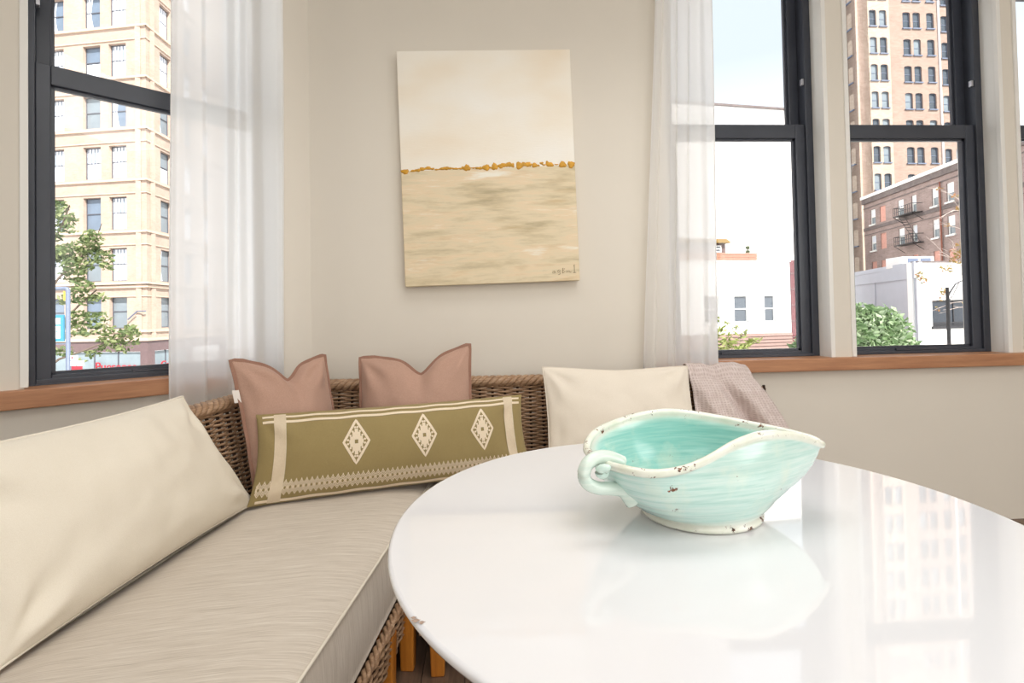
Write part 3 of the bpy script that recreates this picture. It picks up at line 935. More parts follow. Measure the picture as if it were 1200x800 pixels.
def glaze():
    N = Nodes('crackled_mint_glaze')
    at = N.n('ShaderNodeAttribute'); at.attribute_name = 'zone'      # 1 on rim and foot, 0 on the walls
    at2 = N.n('ShaderNodeAttribute'); at2.attribute_name = 'inner'
    v = N.coord('Object')
    v2 = N.coord('Object', (3, 3, 55))
    f = N.noise(v2, 3.0, 5, 0.6)
    outer = N.ramp(f, [(0.25, lin((172, 214, 204))), (0.5, lin((200, 230, 222))), (0.75, lin((222, 240, 233)))])
    inner = N.ramp(f, [(0.25, lin((140, 206, 198))), (0.5, lin((162, 219, 210))), (0.75, lin((192, 232, 224)))])
    body = N.mix(at2.outputs['Fac'], outer, inner)
    g = N.noise(v, 14, 4, 0.6)
    body = N.mix(N.ramp(g, [(0.52, (0, 0, 0)), (0.72, (0.55, 0.55, 0.55))]), body, lin((226, 238, 222)))
    cream = N.ramp(N.noise(v, 25, 4), [(0.3, lin((228, 232, 214))), (0.7, lin((246, 246, 236)))])
    col = N.mix(at.outputs['Fac'], body, cream)
    c = N.noise(v, 62, 6, 0.75)
    big = N.noise(v, 13, 2, 0.5)
    th_ = N.math('ADD', 0.605, N.math('MULTIPLY', N.math('SUBTRACT', 1.0, at.outputs['Fac']), 0.13))
    th_ = N.math('SUBTRACT', th_, N.math('MULTIPLY', N.math('SUBTRACT', big, 0.5), 0.55))
    mask = N.math('GREATER_THAN', c, th_)
    rust = N.ramp(N.noise(v, 170, 3), [(0.35, lin((52, 34, 22))), (0.65, lin((138, 82, 44)))])
    N.l(N.mix(mask, col, rust), N.b.inputs['Base Color'])
    N.l(N.math('ADD', 0.12, N.math('MULTIPLY', mask, 0.6)), N.b.inputs['Roughness'])
    N.b.inputs['Coat Weight'].default_value = 0.3
    N.b.inputs['Coat Roughness'].default_value = 0.05
    h = N.math('SUBTRACT', N.math('MULTIPLY', f, 0.6), mask)
    N.bump(h, 0.22, 0.003)
    return N.m
M['glaze'] = glaze()
bw = tag(empty('pouring_bowl', (BC.x, BC.y, 0.75)), 'crackled mint glazed pouring bowl with curled handle standing on the round table', 'bowl')
rings, zone, inn = [], [], []
org = Vector((BC.x, BC.y, 0.75))
def addring(f, zv, iv):
    rings.append([f(i) - org for i in range(nb)]); zone.append(zv); inn.append(iv)
def outp(i, t, inset=0.0):
    b, r_ = basep[i], rimc[i]
    d = Vector((r_.x - BC.x, r_.y - BC.y, 0))
    L = d.length
    bl = Vector((b.x - BC.x, b.y - BC.y, 0)).length
    ang = d.normalized()
    bulge = math.sin(PI * t) * 0.020 * (1.0 if L < 0.27 else 0.4)
    rad = bl + (L - bl) * t ** (0.82 if L < 0.25 else 1.05) + bulge - inset
    z = b.z + 0.012 + (r_.z - b.z - 0.012) * t
    c = Vector((BC.x, BC.y, 0))
    return Vector((c.x + ang.x * rad, c.y + ang.y * rad, z + 0.0012 * math.sin(t * 46)))
addring(lambda i: Vector((BC.x + (basep[i].x - BC.x) * 0.02, BC.y + (basep[i].y - BC.y) * 0.02, 0.7512)), 1, 0)
addring(lambda i: Vector((BC.x + (basep[i].x - BC.x) * 0.97, BC.y + (basep[i].y - BC.y) * 0.97, 0.7505)), 1, 0)
addring(lambda i: Vector((BC.x + (basep[i].x - BC.x) * 1.03, BC.y + (basep[i].y - BC.y) * 1.03, 0.7535)), 1, 0)
addring(lambda i: Vector((BC.x + (basep[i].x - BC.x) * 1.035, BC.y + (basep[i].y - BC.y) * 1.035, 0.760)), 1, 0)
addring(lambda i: Vector((BC.x + (basep[i].x - BC.x) * 0.99, BC.y + (basep[i].y - BC.y) * 0.99, 0.765)), 0.9, 0)
for k in range(1, 19):
    t = 0.02 + 0.87 * k / 18
    addring(lambda i, t=t: outp(i, t), 0.35 if k == 1 else 0, 0)
RW = 0.0085
def rimring(an):
    def f(i):
        r_ = rimc[i]
        d = Vector((r_.x - BC.x, r_.y - BC.y, 0)).normalized()
        return Vector((r_.x, r_.y, r_.z - RW)) + d * (RW * math.cos(an) - RW * 0.3) + Vector((0, 0, RW * math.sin(an)))
    return f
for k in range(8):
    an = -0.9 + k * (PI + 1.5) / 7
    addring(rimring(an), 0.8 if k == 0 else 1, 0 if k < 5 else 0.3)
for k in range(1, 17):
    t = 0.88 * (1 - k / 16) + 0.02
    addring(lambda i, t=t: outp(i, t, 0.015 + 0.012 * (1 - t)) + Vector((0, 0, 0.004)), 0.25 if k == 1 else 0, 1)
addring(lambda i: Vector((BC.x + (basep[i].x - BC.x) * 0.5, BC.y + (basep[i].y - BC.y) * 0.5, 0.766)), 0, 1)
addring(lambda i: Vector((BC.x + (basep[i].x - BC.x) * 0.02, BC.y + (basep[i].y - BC.y) * 0.02, 0.765)), 0, 1)
vs = [p for q in rings for p in q]
fs = [(i * nb + j, i * nb + (j + 1) % nb, (i + 1) * nb + (j + 1) % nb, (i + 1) * nb + j) for i in range(len(rings) - 1) for j in range(nb)]
fs += [tuple(reversed(range(nb))), tuple((len(rings) - 1) * nb + j for j in range(nb))]
bo = MB().add(vs, fs).build('bowl_body', M['glaze'], bw, smooth=True)
for nm, arr in (('zone', zone), ('inner', inn)):
    at = bo.data.attributes.new(nm, 'FLOAT', 'POINT')
    at.data.foreach_set('value', [a for a in arr for _ in range(nb)])
HD = [Vector(p) - org for p in [(0.262, 0.958, 0.880), (0.234, 0.950, 0.894), (0.208, 0.938, 0.898), (0.188, 0.927, 0.889), (0.181, 0.922, 0.872), (0.188, 0.922, 0.856), (0.208, 0.928, 0.845), (0.233, 0.937, 0.840), (0.257, 0.944, 0.834), (0.272, 0.949, 0.822), (0.286, 0.950, 0.806)]]
def smooth_path(pts, n=5):
    out = []
    for i in range(len(pts) - 1):
        p0, p1, p2, p3 = pts[max(i - 1, 0)], pts[i], pts[i + 1], pts[min(i + 2, len(pts) - 1)]
        for j in range(n):
            t = j / n
            out.append(0.5 * ((2 * p1) + (p2 - p0) * t + (2 * p0 - 5 * p1 + 4 * p2 - p3) * t * t + (3 * p1 - p0 - 3 * p2 + p3) * t ** 3))
    out.append(pts[-1])
    return out
hp = smooth_path(HD)
nH = len(hp)
rad = [0.0150 - 0.003 * math.sin(PI * i / (nH - 1)) + (0.005 * max(0, (i / (nH - 1) - 0.8)) / 0.2) for i in range(nH)]
rad[-1] = 0.007; rad[-2] = 0.013
ho = MB().tube(hp, rad, 12).build('handle', M['glaze'], bw, smooth=True)
at = ho.data.attributes.new('zone', 'FLOAT', 'POINT'); at.data.foreach_set('value', [0.45] * len(ho.data.vertices))
cu = MB()
cc = Vector((0.217, 0.918, 0.877)) - org
cu.tube([cc + Vector((0.020 * (1 - k / 16 * 0.75) * math.cos(0.6 + k * 0.42), -0.006 + 0.001 * k, 0.016 * (1 - k / 16 * 0.75) * math.sin(0.6 + k * 0.42))) * 0.55 for k in range(17)], 0.0085, 10)
co = cu.build('handle_curl', M['glaze'], bw, smooth=True)
at = co.data.attributes.new('zone', 'FLOAT', 'POINT'); at.data.foreach_set('value', [0.2] * len(co.data.vertices))

# ------------------------------------------------------------------ outside
GZ = -5.6
M['asphalt'] = plain('street_asphalt', (184, 182, 178), 0.95, 0.1, 2)
struct(MB().box(-70, 110, 3.6, 120, GZ - 0.3, GZ).build('street_ground', M['asphalt']))
M['tan'] = brick('tan_brick', (196, 173, 156), (186, 162, 144), (192, 173, 158))
M['tan_stone'] = plain('tan_terracotta', (202, 180, 160), 0.8, 0.06, 3)
M['granite'] = plain('mauve_granite', (112, 92, 92), 0.5, 0.12, 9)
M['reveal'] = plain('shaded_putty', (214, 196, 168), 0.85, 0.05)
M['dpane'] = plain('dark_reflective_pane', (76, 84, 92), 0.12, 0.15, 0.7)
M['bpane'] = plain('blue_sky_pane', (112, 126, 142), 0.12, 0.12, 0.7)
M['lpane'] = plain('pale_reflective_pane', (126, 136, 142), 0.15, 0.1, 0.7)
M['shop'] = plain('shop_glass', (136, 150, 156), 0.12, 0.08, 1.5)
M['wframe'] = plain('dark_window_frame', (86, 88, 96), 0.5, 0.05)
M['wframe_white'] = plain('white_window_frame', (240, 240, 236), 0.5, 0.02)
M['whitecurt'] = fabric('white_window_curtain', (244, 246, 250), (216, 222, 234), 5, 0.3, 0.1, axis=(4, 4, 0.3))
M['tower1'] = brick('sunlit_tower_brick', (188, 170, 153), (178, 158, 140), (184, 168, 152), 1.0, 0.5, 0.16, 0.18)  # tower brick in a lighter tone, sunlight on this bay put into the colour
M['tower2'] = brick('shaded_tower_brick', (166, 144, 130), (154, 131, 117), (160, 143, 131), 1.0, 0.5, 0.16, 0.2)  # same brick darkened, shade of the other bays and side is in the colour
M['dbrick'] = brick('dark_brown_brick', (174, 152, 146), (156, 136, 130), (176, 160, 154), 1.0, 0.5, 0.16, 0.35)
M['dstone'] = plain('dark_grey_band', (110, 100, 98), 0.9, 0.25, 2)
M['salmon'] = plain('salmon_boarding', (150, 106, 86), 0.8, 0.08, 5)
M['salmon_board'] = plain('salmon_plywood', (206, 154, 140), 0.8, 0.08, 5)
M['stucco'] = plain('white_stucco', (246, 244, 240), 0.9, 0.03, 2)
M['greywall'] = plain('shade_tinted_wall', (190, 194, 202), 0.9, 0.04, 1)  # grey-blue tint stands in for shade on the low building's side wall
M['redbrick'] = brick('red_brick', (118, 66, 70), (108, 56, 62), (114, 72, 74))
M['iron'] = plain('black_iron', (44, 44, 48), 0.5, 0.1)
M['greysteel'] = plain('grey_painted_steel', (104, 114, 134), 0.45, 0.05)
M['siding'] = plain('brown_pink_boards', (138, 114, 106), 0.8, 0.08, 3)

def facade(parent, P, ang, s0, s1, z0, z1, ops, depth, mat, thick, name='wall', arch=0.0, body=True):
    """front plane through P along ang (room side is -normal); ops are holes (a, b, c, d) with reveals"""
    xs = sorted(set([s0, s1] + [o[0] for o in ops] + [o[1] for o in ops]))
    zs = sorted(set([z0, z1] + [o[2] for o in ops] + [o[3] for o in ops]))
    hole = set()
    for o in ops:
        for i in range(len(xs) - 1):
            if xs[i] >= o[0] - 1e-6 and xs[i + 1] <= o[1] + 1e-6:
                for j in range(len(zs) - 1):
                    if zs[j] >= o[2] - 1e-6 and zs[j + 1] <= o[3] + 1e-6:
                        hole.add((i, j))
    mb = MB()
    for i in range(len(xs) - 1):
        j = 0
        while j < len(zs) - 1:
            if (i, j) in hole:
                j += 1; continue
            k = j
            while k < len(zs) - 1 and (i, k) not in hole: k += 1
            a, b, c, d = xs[i], xs[i + 1], zs[j], zs[k]
            mb.add([(a, 0, c), (b, 0, c), (b, 0, d), (a, 0, d)], [(0, 1, 2, 3)])
            j = k
    for (a, b, c, d) in ops:
        mb.add([(a, 0, c), (b, 0, c), (b, 0, d), (a, 0, d), (a, depth, c), (b, depth, c), (b, depth, d), (a, depth, d)],
               [(0, 4, 5, 1), (1, 5, 6, 2), (2, 6, 7, 3), (3, 7, 4, 0)])
        if arch:
            for sx, e in ((a, 1), (b, -1)):
                h = arch; w = (b - a) / 2
                q = [(sx, 0.0, d)] + [(sx + e * w * (1 - math.cos(t)), 0.0, d - h + h * math.sin(t)) for t in (0, 0.5, 1.0, PI / 2)]
                mb.add(q, [tuple(range(5))])
    # solid behind
    mb.box(s0, s1, depth, depth + thick, z0, z1)
    o = mb.build(name, mat, parent)
    o.location = (P[0], P[1], 0); o.rotation_euler = (0, 0, ang)
    return o
def winmesh(w, h, fr, rail=0.5, bar=0.0, d=0.10, mat=None, sill=0.0):
    m = MB()
    m.box(0, fr, 0, d, 0, h).box(w - fr, w, 0, d, 0, h).box(fr, w - fr, 0, d, 0, fr).box(fr, w - fr, 0, d, h - fr, h)
    m.box(fr, w - fr, 0, d, h * rail - fr / 2, h * rail + fr / 2)
    if bar: m.box(w / 2 - fr / 3, w / 2 + fr / 3, 0.01, d, fr, h - fr)
    if sill: m.box(-0.08, w + 0.08, -sill, d, -0.14, 0.0)
    return m.mesh('window', mat)
def quadmesh(name, x0, x1, z0, z1, y, mat, t=0.02):
    return MB().box(x0, x1, y, y + t, z0, z1).mesh(name, mat)
def place_windows(parent, P, ang, ops, depth, fm, panes, curtains=None, extra=None):
    ca, sa = math.cos(ang), math.sin(ang)
    for i, (a, b, c, d) in enumerate(ops):
        lx, ly = a, depth - 0.16
        w = link_mesh('window', fm, parent, (P[0] + ca * lx - sa * ly, P[1] + sa * lx + ca * ly, c), ang)
        for pm_ in (panes(i) if callable(panes) else panes):
            link_mesh('pane', pm_, w)
        if curtains:
            for cm in curtains(i): link_mesh('window_curtain', cm, w)

# --- tan office building seen through the slanted wall's window
LB = tag(empty('office_building', (-25.41, 39.56, GZ)), 'tan brick office building with banded storeys and curtained sash windows', 'building')
LB.location = (0, 0, 0)
LP0 = (-25.413, 39.559)
# facade frames: s runs left to right seen from the street
AF = math.radians(169.418 - 180)         # front facade, s = -distance from the corner
AR = math.radians(88.58)
ZC = [4.24 + 3.96 * i for i in range(0, 9)]
opsF, opsR = [], []
for i in range(-1, 8):
    if i == -1: zt_, zb_ = 3.1, 0.72
    else:
        zb_, zt_ = ZC[i] + 0.13, ZC[i] + 3.96 - 1.30
    for (p, q) in ((1.70, 3.21), (3.92, 5.45), (7.14, 8.66), (9.36, 10.88), (12.6, 14.1)):
        opsF.append((-q, -p, zb_, zt_))
    for (p, q) in ((1.62, 2.95), (4.7, 6.0), (7.4, 8.7)):
        opsR.append((p, q, zb_, zt_))
facade(LB, LP0, AF, -16, 0, -0.2, 36, opsF, 0.42, M['tan'], 0.4)
facade(LB, LP0, AR, 0, 11, -0.2, 36, opsR, 0.42, M['tan'], 0.4)
wh = ZC[1] - 1.30 - ZC[0] - 0.13
for (ops, P_, A_, ww) in ((opsF, LP0, AF, 1.52), (opsR, LP0, AR, 1.32)):
    fm = winmesh(ww, wh, 0.07, 0.52, 0.0, mat=M['wframe'])
    fmb = winmesh(ww, wh, 0.07, 0.52, 1.0, mat=M['wframe'])
    pa_ = [quadmesh('pane', 0.05, ww - 0.05, 0.05, wh * 0.52, 0.05, M['bpane']), quadmesh('pane', 0.05, ww - 0.05, wh * 0.52, wh - 0.05, 0.03, M['bpane'])]
    pl_ = [quadmesh('pane', 0.05, ww - 0.05, 0.05, wh * 0.52, 0.05, M['lpane']), quadmesh('pane', 0.05, ww - 0.05, wh * 0.52, wh - 0.05, 0.03, M['lpane'])]
    full = MB()
    full.grid(lambda u, v: (0.1 + u * (ww - 0.2), 0.02 + 0.018 * math.sin(u * 30), 0.08 + v * (wh - 0.16)), 24, 1)
    full = full.mesh('window_curtain', M['whitecurt'], True)
    left_ = MB().grid(lambda u, v: (0.1 + u * (ww * 0.38 * (1 - 0.35 * math.sin(PI * v))), 0.02 + 0.018 * math.sin(u * 14), 0.08 + v * (wh - 0.16)), 12, 6).mesh('window_curtain', M['whitecurt'], True)
    low = MB().grid(lambda u, v: (0.1 + u * (ww - 0.2), 0.02 + 0.018 * math.sin(u * 30), 0.08 + v * (wh * 0.45)), 24, 1).mesh('window_curtain', M['whitecurt'], True)
    rnd = random.Random(5)
    ch_ = [rnd.choice(('full', 'full', 'left', 'left', 'low', 'full', 'none')) for _ in ops]
    for i, o_ in enumerate(ops):
        if o_[2] < 3: ch_[i] = 'none'
    cm_ = {'full': [full], 'left': [left_], 'low': [low], 'none': []}
    place_windows(LB, P_, A_, ops, 0.42, fm, lambda i: pl_ if i % 3 == 0 else pa_, lambda i: cm_[ch_[i]])
def band(parent, P, ang, s0, s1, z0, z1, out, mat, name='string_course', e0=0, e1=0):
    m = MB().box(s0 - e0, s1 + e1, -out, 0.02, z0, z1)
    o = m.build(name, mat, parent)
    o.location = (P[0], P[1], 0); o.rotation_euler = (0, 0, ang)
    return o
for i, z in enumerate(ZC):
    if z > 34: continue
    big = 0.28 if i == 0 else 0.13
    for (A_, s0, s1, e0, e1) in ((AF, -16, 0, 0, 1), (AR, 0, 11, 1, 0)):
        band(LB, LP0, A_, s0, s1, z - 0.16, z, big, M['tan_stone'], 'cornice', e0 * big, e1 * big)
        band(LB, LP0, A_, s0, s1, z - 1.10, z - 1.02, 0.07, M['tan_stone'], 'string_course', e0 * .07, e1 * .07)
        if i == 0:
            band(LB, LP0, A_, s0, s1, z - 0.42, z - 0.24, 0.16, M['tan_stone'], 'cornice', e0 * .16, e1 * .16)
for (A_, s0, s1, e0, e1) in ((AF, -16, 0, 0, 1), (AR, 0, 11, 1, 0)):
    band(LB, LP0, A_, s0, s1, 0.42, 0.62, 0.12, M['tan_stone'], 'string_course', e0 * .12, e1 * .12)
    band(LB, LP0, A_, s0, s1, -0.24, -0.02, 0.18, M['tan_stone'], 'cornice', e0 * .18, e1 * .18)
    band(LB, LP0, A_, s0, s1, -1.05, -0.24, 0.06, M['granite'], 'fascia', e0 * .06, e1 * .06)
# shop front
g = MB()
for (a, b) in ((-16, -9.4), (-8.8, -8.2), (-0.55, 0.06)): g.box(a, b, -0.06, 0.3, GZ, -1.05)
o = g.build('granite_piers', M['granite'], LB); o.location = (*LP0, 0); o.rotation_euler = (0, 0, AF)
g = MB()
for (a, b) in ((0.0, 0.75), (5.0, 5.6), (10.4, 11)): g.box(a, b, -0.06, 0.3, GZ, -1.05)
o = g.build('granite_piers', M['granite'], LB); o.location = (*LP0, 0); o.rotation_euler = (0, 0, AR)
for (A_, cuts) in ((AF, (-8.2, -6.6, -4.6, -2.55, -0.55)), (AR, (0.75, 2.2, 3.6, 5.0))):
    for a, b in zip(cuts, cuts[1:]):
        o = MB().box(a + 0.03, b - 0.03, 0.10, 0.14, GZ + 0.4, -1.08).build('shop_pane', M['shop'], LB)
        o.location = (*LP0, 0); o.rotation_euler = (0, 0, A_)
        o = MB().box(b - 0.04, b + 0.04, 0.05, 0.18, GZ, -1.05).build('mullion', M['wframe'], LB)
        o.location = (*LP0, 0); o.rotation_euler = (0, 0, A_)
red = plain('red_sign_letters', (172, 42, 56), 0.5, 0.03)
def text(txt, size, loc, rz, mat, parent, name='lettering', depth=0.03, align='LEFT'):
    cd = bpy.data.curves.new(name, 'FONT')
    cd.body = txt; cd.size = size; cd.extrude = depth; cd.align_x = align
    cd.resolution_u = 3
    t = bpy.data.objects.new(name, cd)
    t.rotation_euler = (PI / 2, 0, rz)
    t.location = loc
    dg = bpy.context.evaluated_depsgraph_get()
    COL.objects.link(t)
    dg.update()
    me = bpy.data.meshes.new_from_object(t.evaluated_get(dg))
    mw = t.matrix_basis.copy()
    bpy.data.objects.remove(t)
    me.materials.clear(); me.materials.append(mat)
    o = bpy.data.objects.new(name, me)
    COL.objects.link(o)
    o.matrix_basis = mw
    if parent: o.parent = parent
    return o
def onL(s, z, out=0.1, A_=AF):
    return (LP0[0] + math.cos(A_) * s + math.sin(A_) * out, LP0[1] + math.sin(A_) * s - math.cos(A_) * out, z)
text('Pueseose', 0.95, onL(-4.35, -2.48, 0.12), AF, red, LB)
text('Ca', 0.95, onL(1.3, -2.55, 0.12, AR), AR, red, LB)
# small wall bracket on the corner
o = MB().tube([(-1.4, -0.25, 1.4), (-0.6, -0.25, 2.02), (0.1, -0.25, 2.02)], 0.05, 6).build('wall_bracket', M['greysteel'], LB)
o.location = (*LP0, 0); o.rotation_euler = (0, 0, AF)

# --- street pole with blue sign
sp_ = tag(empty('sign_pole', (-11.57, 14.70, GZ)), 'grey steel street pole with bent top carrying a blue sign', 'street pole')
MB().tube([(0, 0, 0), (0, 0, 7.70), (-0.02, 0, 7.74), (-0.06, 0, 7.76), (-0.75, 0.02, 7.76)], 0.055, 10).build('pole', M['greysteel'], sp_, smooth=True)
blue = plain('cyan_blue_sign', (48, 132, 164), 0.5, 0.04)
sgn_ = MB().box(-0.47, -0.10, -0.03, 0.03, 6.28, 7.02).build('sign_panel', blue, sp_, bevel=0.01)
wht = plain('white_sign_print', (246, 248, 250), 0.5, 0.02)
MB().box(-0.39, -0.18, -0.034, -0.028, 6.76, 6.93).build('white_patch', wht, sgn_)
MB().box(-0.37, -0.18, -0.034, -0.028, 6.37, 6.71).build('white_patch', wht, sgn_)
MB().add([(-0.31, -0.037, 6.58), (-0.24, -0.037, 6.58), (-0.275, -0.037, 6.53)], [(0, 2, 1)]).build('arrow_mark', blue, sgn_)
MB().box(-0.10, -0.07, -0.03, 0.03, 7.42, 7.68).build('yellow_plate', plain('yellow_plate', (240, 206, 70), 0.5), sp_)
MB().box(-0.6, -0.05, -0.02, 0.02, 6.20, 6.225).build('sign_bracket', M['greysteel'], sp_)
for (x0, x1, z0, z1, m_) in ((0.07, 0.25, 5.76, 5.88, wht), (0.07, 0.42, 5.60, 5.73, wht), (0.10, 0.37, 5.40, 5.58, red)):
    MB().box(x0, x1, -0.015, 0.015, z0, z1).build('small_plate', m_, sp_)
MB().box(0.10, 0.14, -0.018, -0.014, 5.79, 5.85).build('red_print', red, sp_)
MB().box(0.16, 0.19, -0.018, -0.014, 5.79, 5.85).build('blue_print', blue, sp_)
MB().box(0.10, 0.38, -0.018, -0.014, 5.665, 5.68).build('blue_print', blue, sp_)

# --- trees
def leaf_mat(name, a, b, c):
    N = Nodes(name)
    oi = N.n('ShaderNodeAttribute'); oi.attribute_name = 'tone'
    N.l(N.ramp(oi.outputs['Fac'], [(0.0, lin(a)), (0.5, lin(b)), (1.0, lin(c))]), N.b.inputs['Base Color'])
    N.b.inputs['Roughness'].default_value = 0.55
    tl = N.n('ShaderNodeBsdfTranslucent')
    N.l(N.ramp(oi.outputs['Fac'], [(0.0, lin(b)), (1.0, lin(c))]), tl.inputs[0])
    mx = N.n('ShaderNodeMixShader'); mx.inputs[0].default_value = 0.35
    N.l(N.b.outputs[0], mx.inputs[1]); N.l(tl.outputs[0], mx.inputs[2]); N.l(mx.outputs[0], N.out.inputs['Surface'])
    return N.m
def foliage(parent, blobs, n, size, mat, seed=1, name='foliage', elong=1.6):
    rnd = random.Random(seed)
    mb = MB(); tone = []
    tot = sum(b[3] * b[4] * b[5] for b in blobs)
    for (cx, cy, cz, rx, ry, rz) in blobs:
        for _ in range(max(6, int(n * rx * ry * rz / tot))):
            while True:
                p = Vector((rnd.uniform(-1, 1), rnd.uniform(-1, 1), rnd.uniform(-1, 1)))
                if 0.25 < p.length < 1: break
            c = Vector((cx + p.x * rx, cy + p.y * ry, cz + p.z * rz))
            d = Vector((rnd.uniform(-1, 1), rnd.uniform(-1, 1), rnd.uniform(-0.9, 0.5))).normalized()
            e = d.cross(Vector((rnd.uniform(-1, 1), rnd.uniform(-1, 1), rnd.uniform(-1, 1)))).normalized()
            s_ = size * rnd.uniform(0.6, 1.3)
            a, b = d * s_ * elong * 0.5, e * s_ * 0.5
            nn = d.cross(e) * s_ * 0.12
            mb.add([c - a, c - b * 0.8 + nn, c + a, c + b * 0.8 + nn], [(0, 1, 2), (0, 2, 3)])
            t = rnd.random()
            tone += [t] * 4
    o = stuff(mb.build(name, mat, parent))
    at_ = o.data.attributes.new('tone', 'FLOAT', 'POINT')
    at_.data.foreach_set('value', tone)
    return o
M['leafA'] = leaf_mat('street_tree_leaves', (66, 86, 50), (106, 124, 76), (154, 162, 112))
M['leafB'] = leaf_mat('bush_leaves', (78, 108, 64), (122, 150, 100), (190, 204, 172))
M['leafC'] = leaf_mat('yellow_green_leaves', (108, 122, 58), (140, 152, 80), (172, 176, 116))
M['leafD'] = leaf_mat('autumn_leaves', (128, 132, 70), (166, 150, 88), (178, 122, 86))
M['bark'] = plain('grey_bark', (112, 98, 86), 0.9, 0.2, 20)
M['palebark'] = plain('pale_twig_bark', (196, 180, 170), 0.9, 0.1, 20)
def tl(px, py, dy=0.0):
    return (-12.94 + (px - 90) * 0.0273 - dy * 0.75, 16.79 + dy, 2.51 - (py - 330) * 0.0273)
tr_ = tag(empty('street_tree', (-15.2, 17.2, GZ)), 'leafy pale green street tree in front of the tan office building', 'tree')
O_ = Vector((-15.2, 17.2, GZ))
MB().tube([(0, 0, 0), (0.1, 0, 3.0), (0.05, -0.1, 5.6), (0.3, 0, 8.0), (0.2, 0, 11.0)], [0.2, 0.17, 0.14, 0.1, 0.04], 10).build('trunk', M['bark'], tr_, smooth=True)
def loc(p): return tuple(Vector(p) - O_)
for pts in (([loc((-15.0, 17.1, 1.0)), loc(tl(70, 325)), loc(tl(95, 300)), loc(tl(110, 285)), loc(tl(118, 262))]),
            ([loc((-15.0, 17.1, -0.9)), loc(tl(70, 420)), loc(tl(100, 410)), loc(tl(125, 400)), loc(tl(160, 393))]),
            ([loc((-15.0, 17.1, 2.2)), loc(tl(60, 290)), loc(tl(75, 260)), loc(tl(82, 240))]),
            ([loc((-15.0, 17.1, 0.3)), loc(tl(75, 375)), loc(tl(95, 355)), loc(tl(112, 340))])):
    MB().tube(pts, [0.05, 0.035, 0.026, 0.018, 0.008][:len(pts)], 6).build('branch', M['bark'], tr_, smooth=True)
bl_ = []
for (px, py, r_) in [(62, 240, 12), (70, 256, 14), (78, 268, 8), (60, 275, 12), (66, 300, 14), (85, 296, 14), (102, 288, 12), (114, 278, 10), (110, 300, 12), (96, 312, 13), (76, 322, 11), (117, 312, 7), (104, 336, 10), (92, 342, 8), (112, 348, 8), (70, 350, 9), (100, 352, 9), (98, 372, 12), (84, 380, 9), (110, 372, 9), (104, 386, 10), (120, 386, 10), (88, 392, 7), (128, 398, 11), (142, 392, 10), (154, 388, 8), (120, 406, 9), (108, 414, 8), (135, 408, 9), (150, 402, 6), (96, 424, 6), (68, 412, 8), (62, 390, 8), (85, 410, 7), (160, 394, 5), (150, 384, 5)]:
    x, y, z = tl(px, py)
    k = 0.0273
    bl_.append((x - O_.x, y - O_.y + random.uniform(-0.3, 0.3), z - O_.z, r_ * k, r_ * k * 1.4, r_ * k * 0.75))
for z in (6.5, 7.6, 8.6): bl_.append((-0.6, 0, z + 3.6 + 0.2, 1.2, 1.2, 0.7))
foliage(tr_, bl_, 11500, 0.115, M['leafA'], 3)

bs = tag(empty('round_tree', (9.9, 12.7, GZ)), 'dense green tree crown rising below the sill in front of the pale wall', 'tree')
MB().tube([(0, 0, 0), (0.05, 0, 2.5), (0, 0.1, 5.0)], [0.16, 0.13, 0.08], 10).build('trunk', M['bark'], bs, smooth=True)
foliage(bs, [(-0.3, 0, 5.68, 1.3, 1.2, 1.05), (0.45, 0.1, 5.85, 0.95, 1.0, 0.95), (0.9, 0.1, 5.4, 0.75, 0.9, 0.85), (-0.9, 0, 5.2, 1.0, 1.0, 1.0), (0.4, -0.2, 6.35, 0.5, 0.6, 0.5), (0.0, 0, 6.5, 0.5, 0.5, 0.42)], 10000, 0.13, M['leafB'], 8)

# twiggy shoots near the sill of the first tall window
tw = tag(empty('leafy_shoots', (3.6, 8.9, GZ)), 'yellow-green leafy tree shoots below the curtained window', 'tree')
O2 = Vector((3.6, 8.9, GZ))
twm = MB()
bb = []
MB().tube([(0, 0, 0), (0.1, 0, 3), (0.3, 0, 5.4)], [0.07, 0.055, 0.03], 8).build('trunk', M['bark'], tw, smooth=True)
for (x1, z1) in ((4.2, 1.02), (4.35, 0.92), (4.55, 0.85), (4.75, 0.78), (4.95, 0.66), (4.45, 0.6), (4.15, 0.78), (4.85, 0.6)):
    a = Vector((3.9, 8.8, -0.2)); b = Vector((x1, 8.78, z1))
    m_ = (a + b) / 2 + Vector((-0.08, 0, 0.12))
    twm.tube([a - O2, m_ - O2, b - O2], [0.012, 0.008, 0.003], 5)
    for k in range(10):
        t = 0.25 + 0.75 * k / 9
        p = a.lerp(m_, t * 2) if t < 0.5 else m_.lerp(b, t * 2 - 1)
        bb.append((p.x - O2.x, p.y - O2.y, p.z - O2.z, 0.075, 0.075, 0.055))
twm.build('shoots', M['bark'], tw, smooth=True)
foliage(tw, bb, 520, 0.06, M['leafC'], 4, elong=2.6)

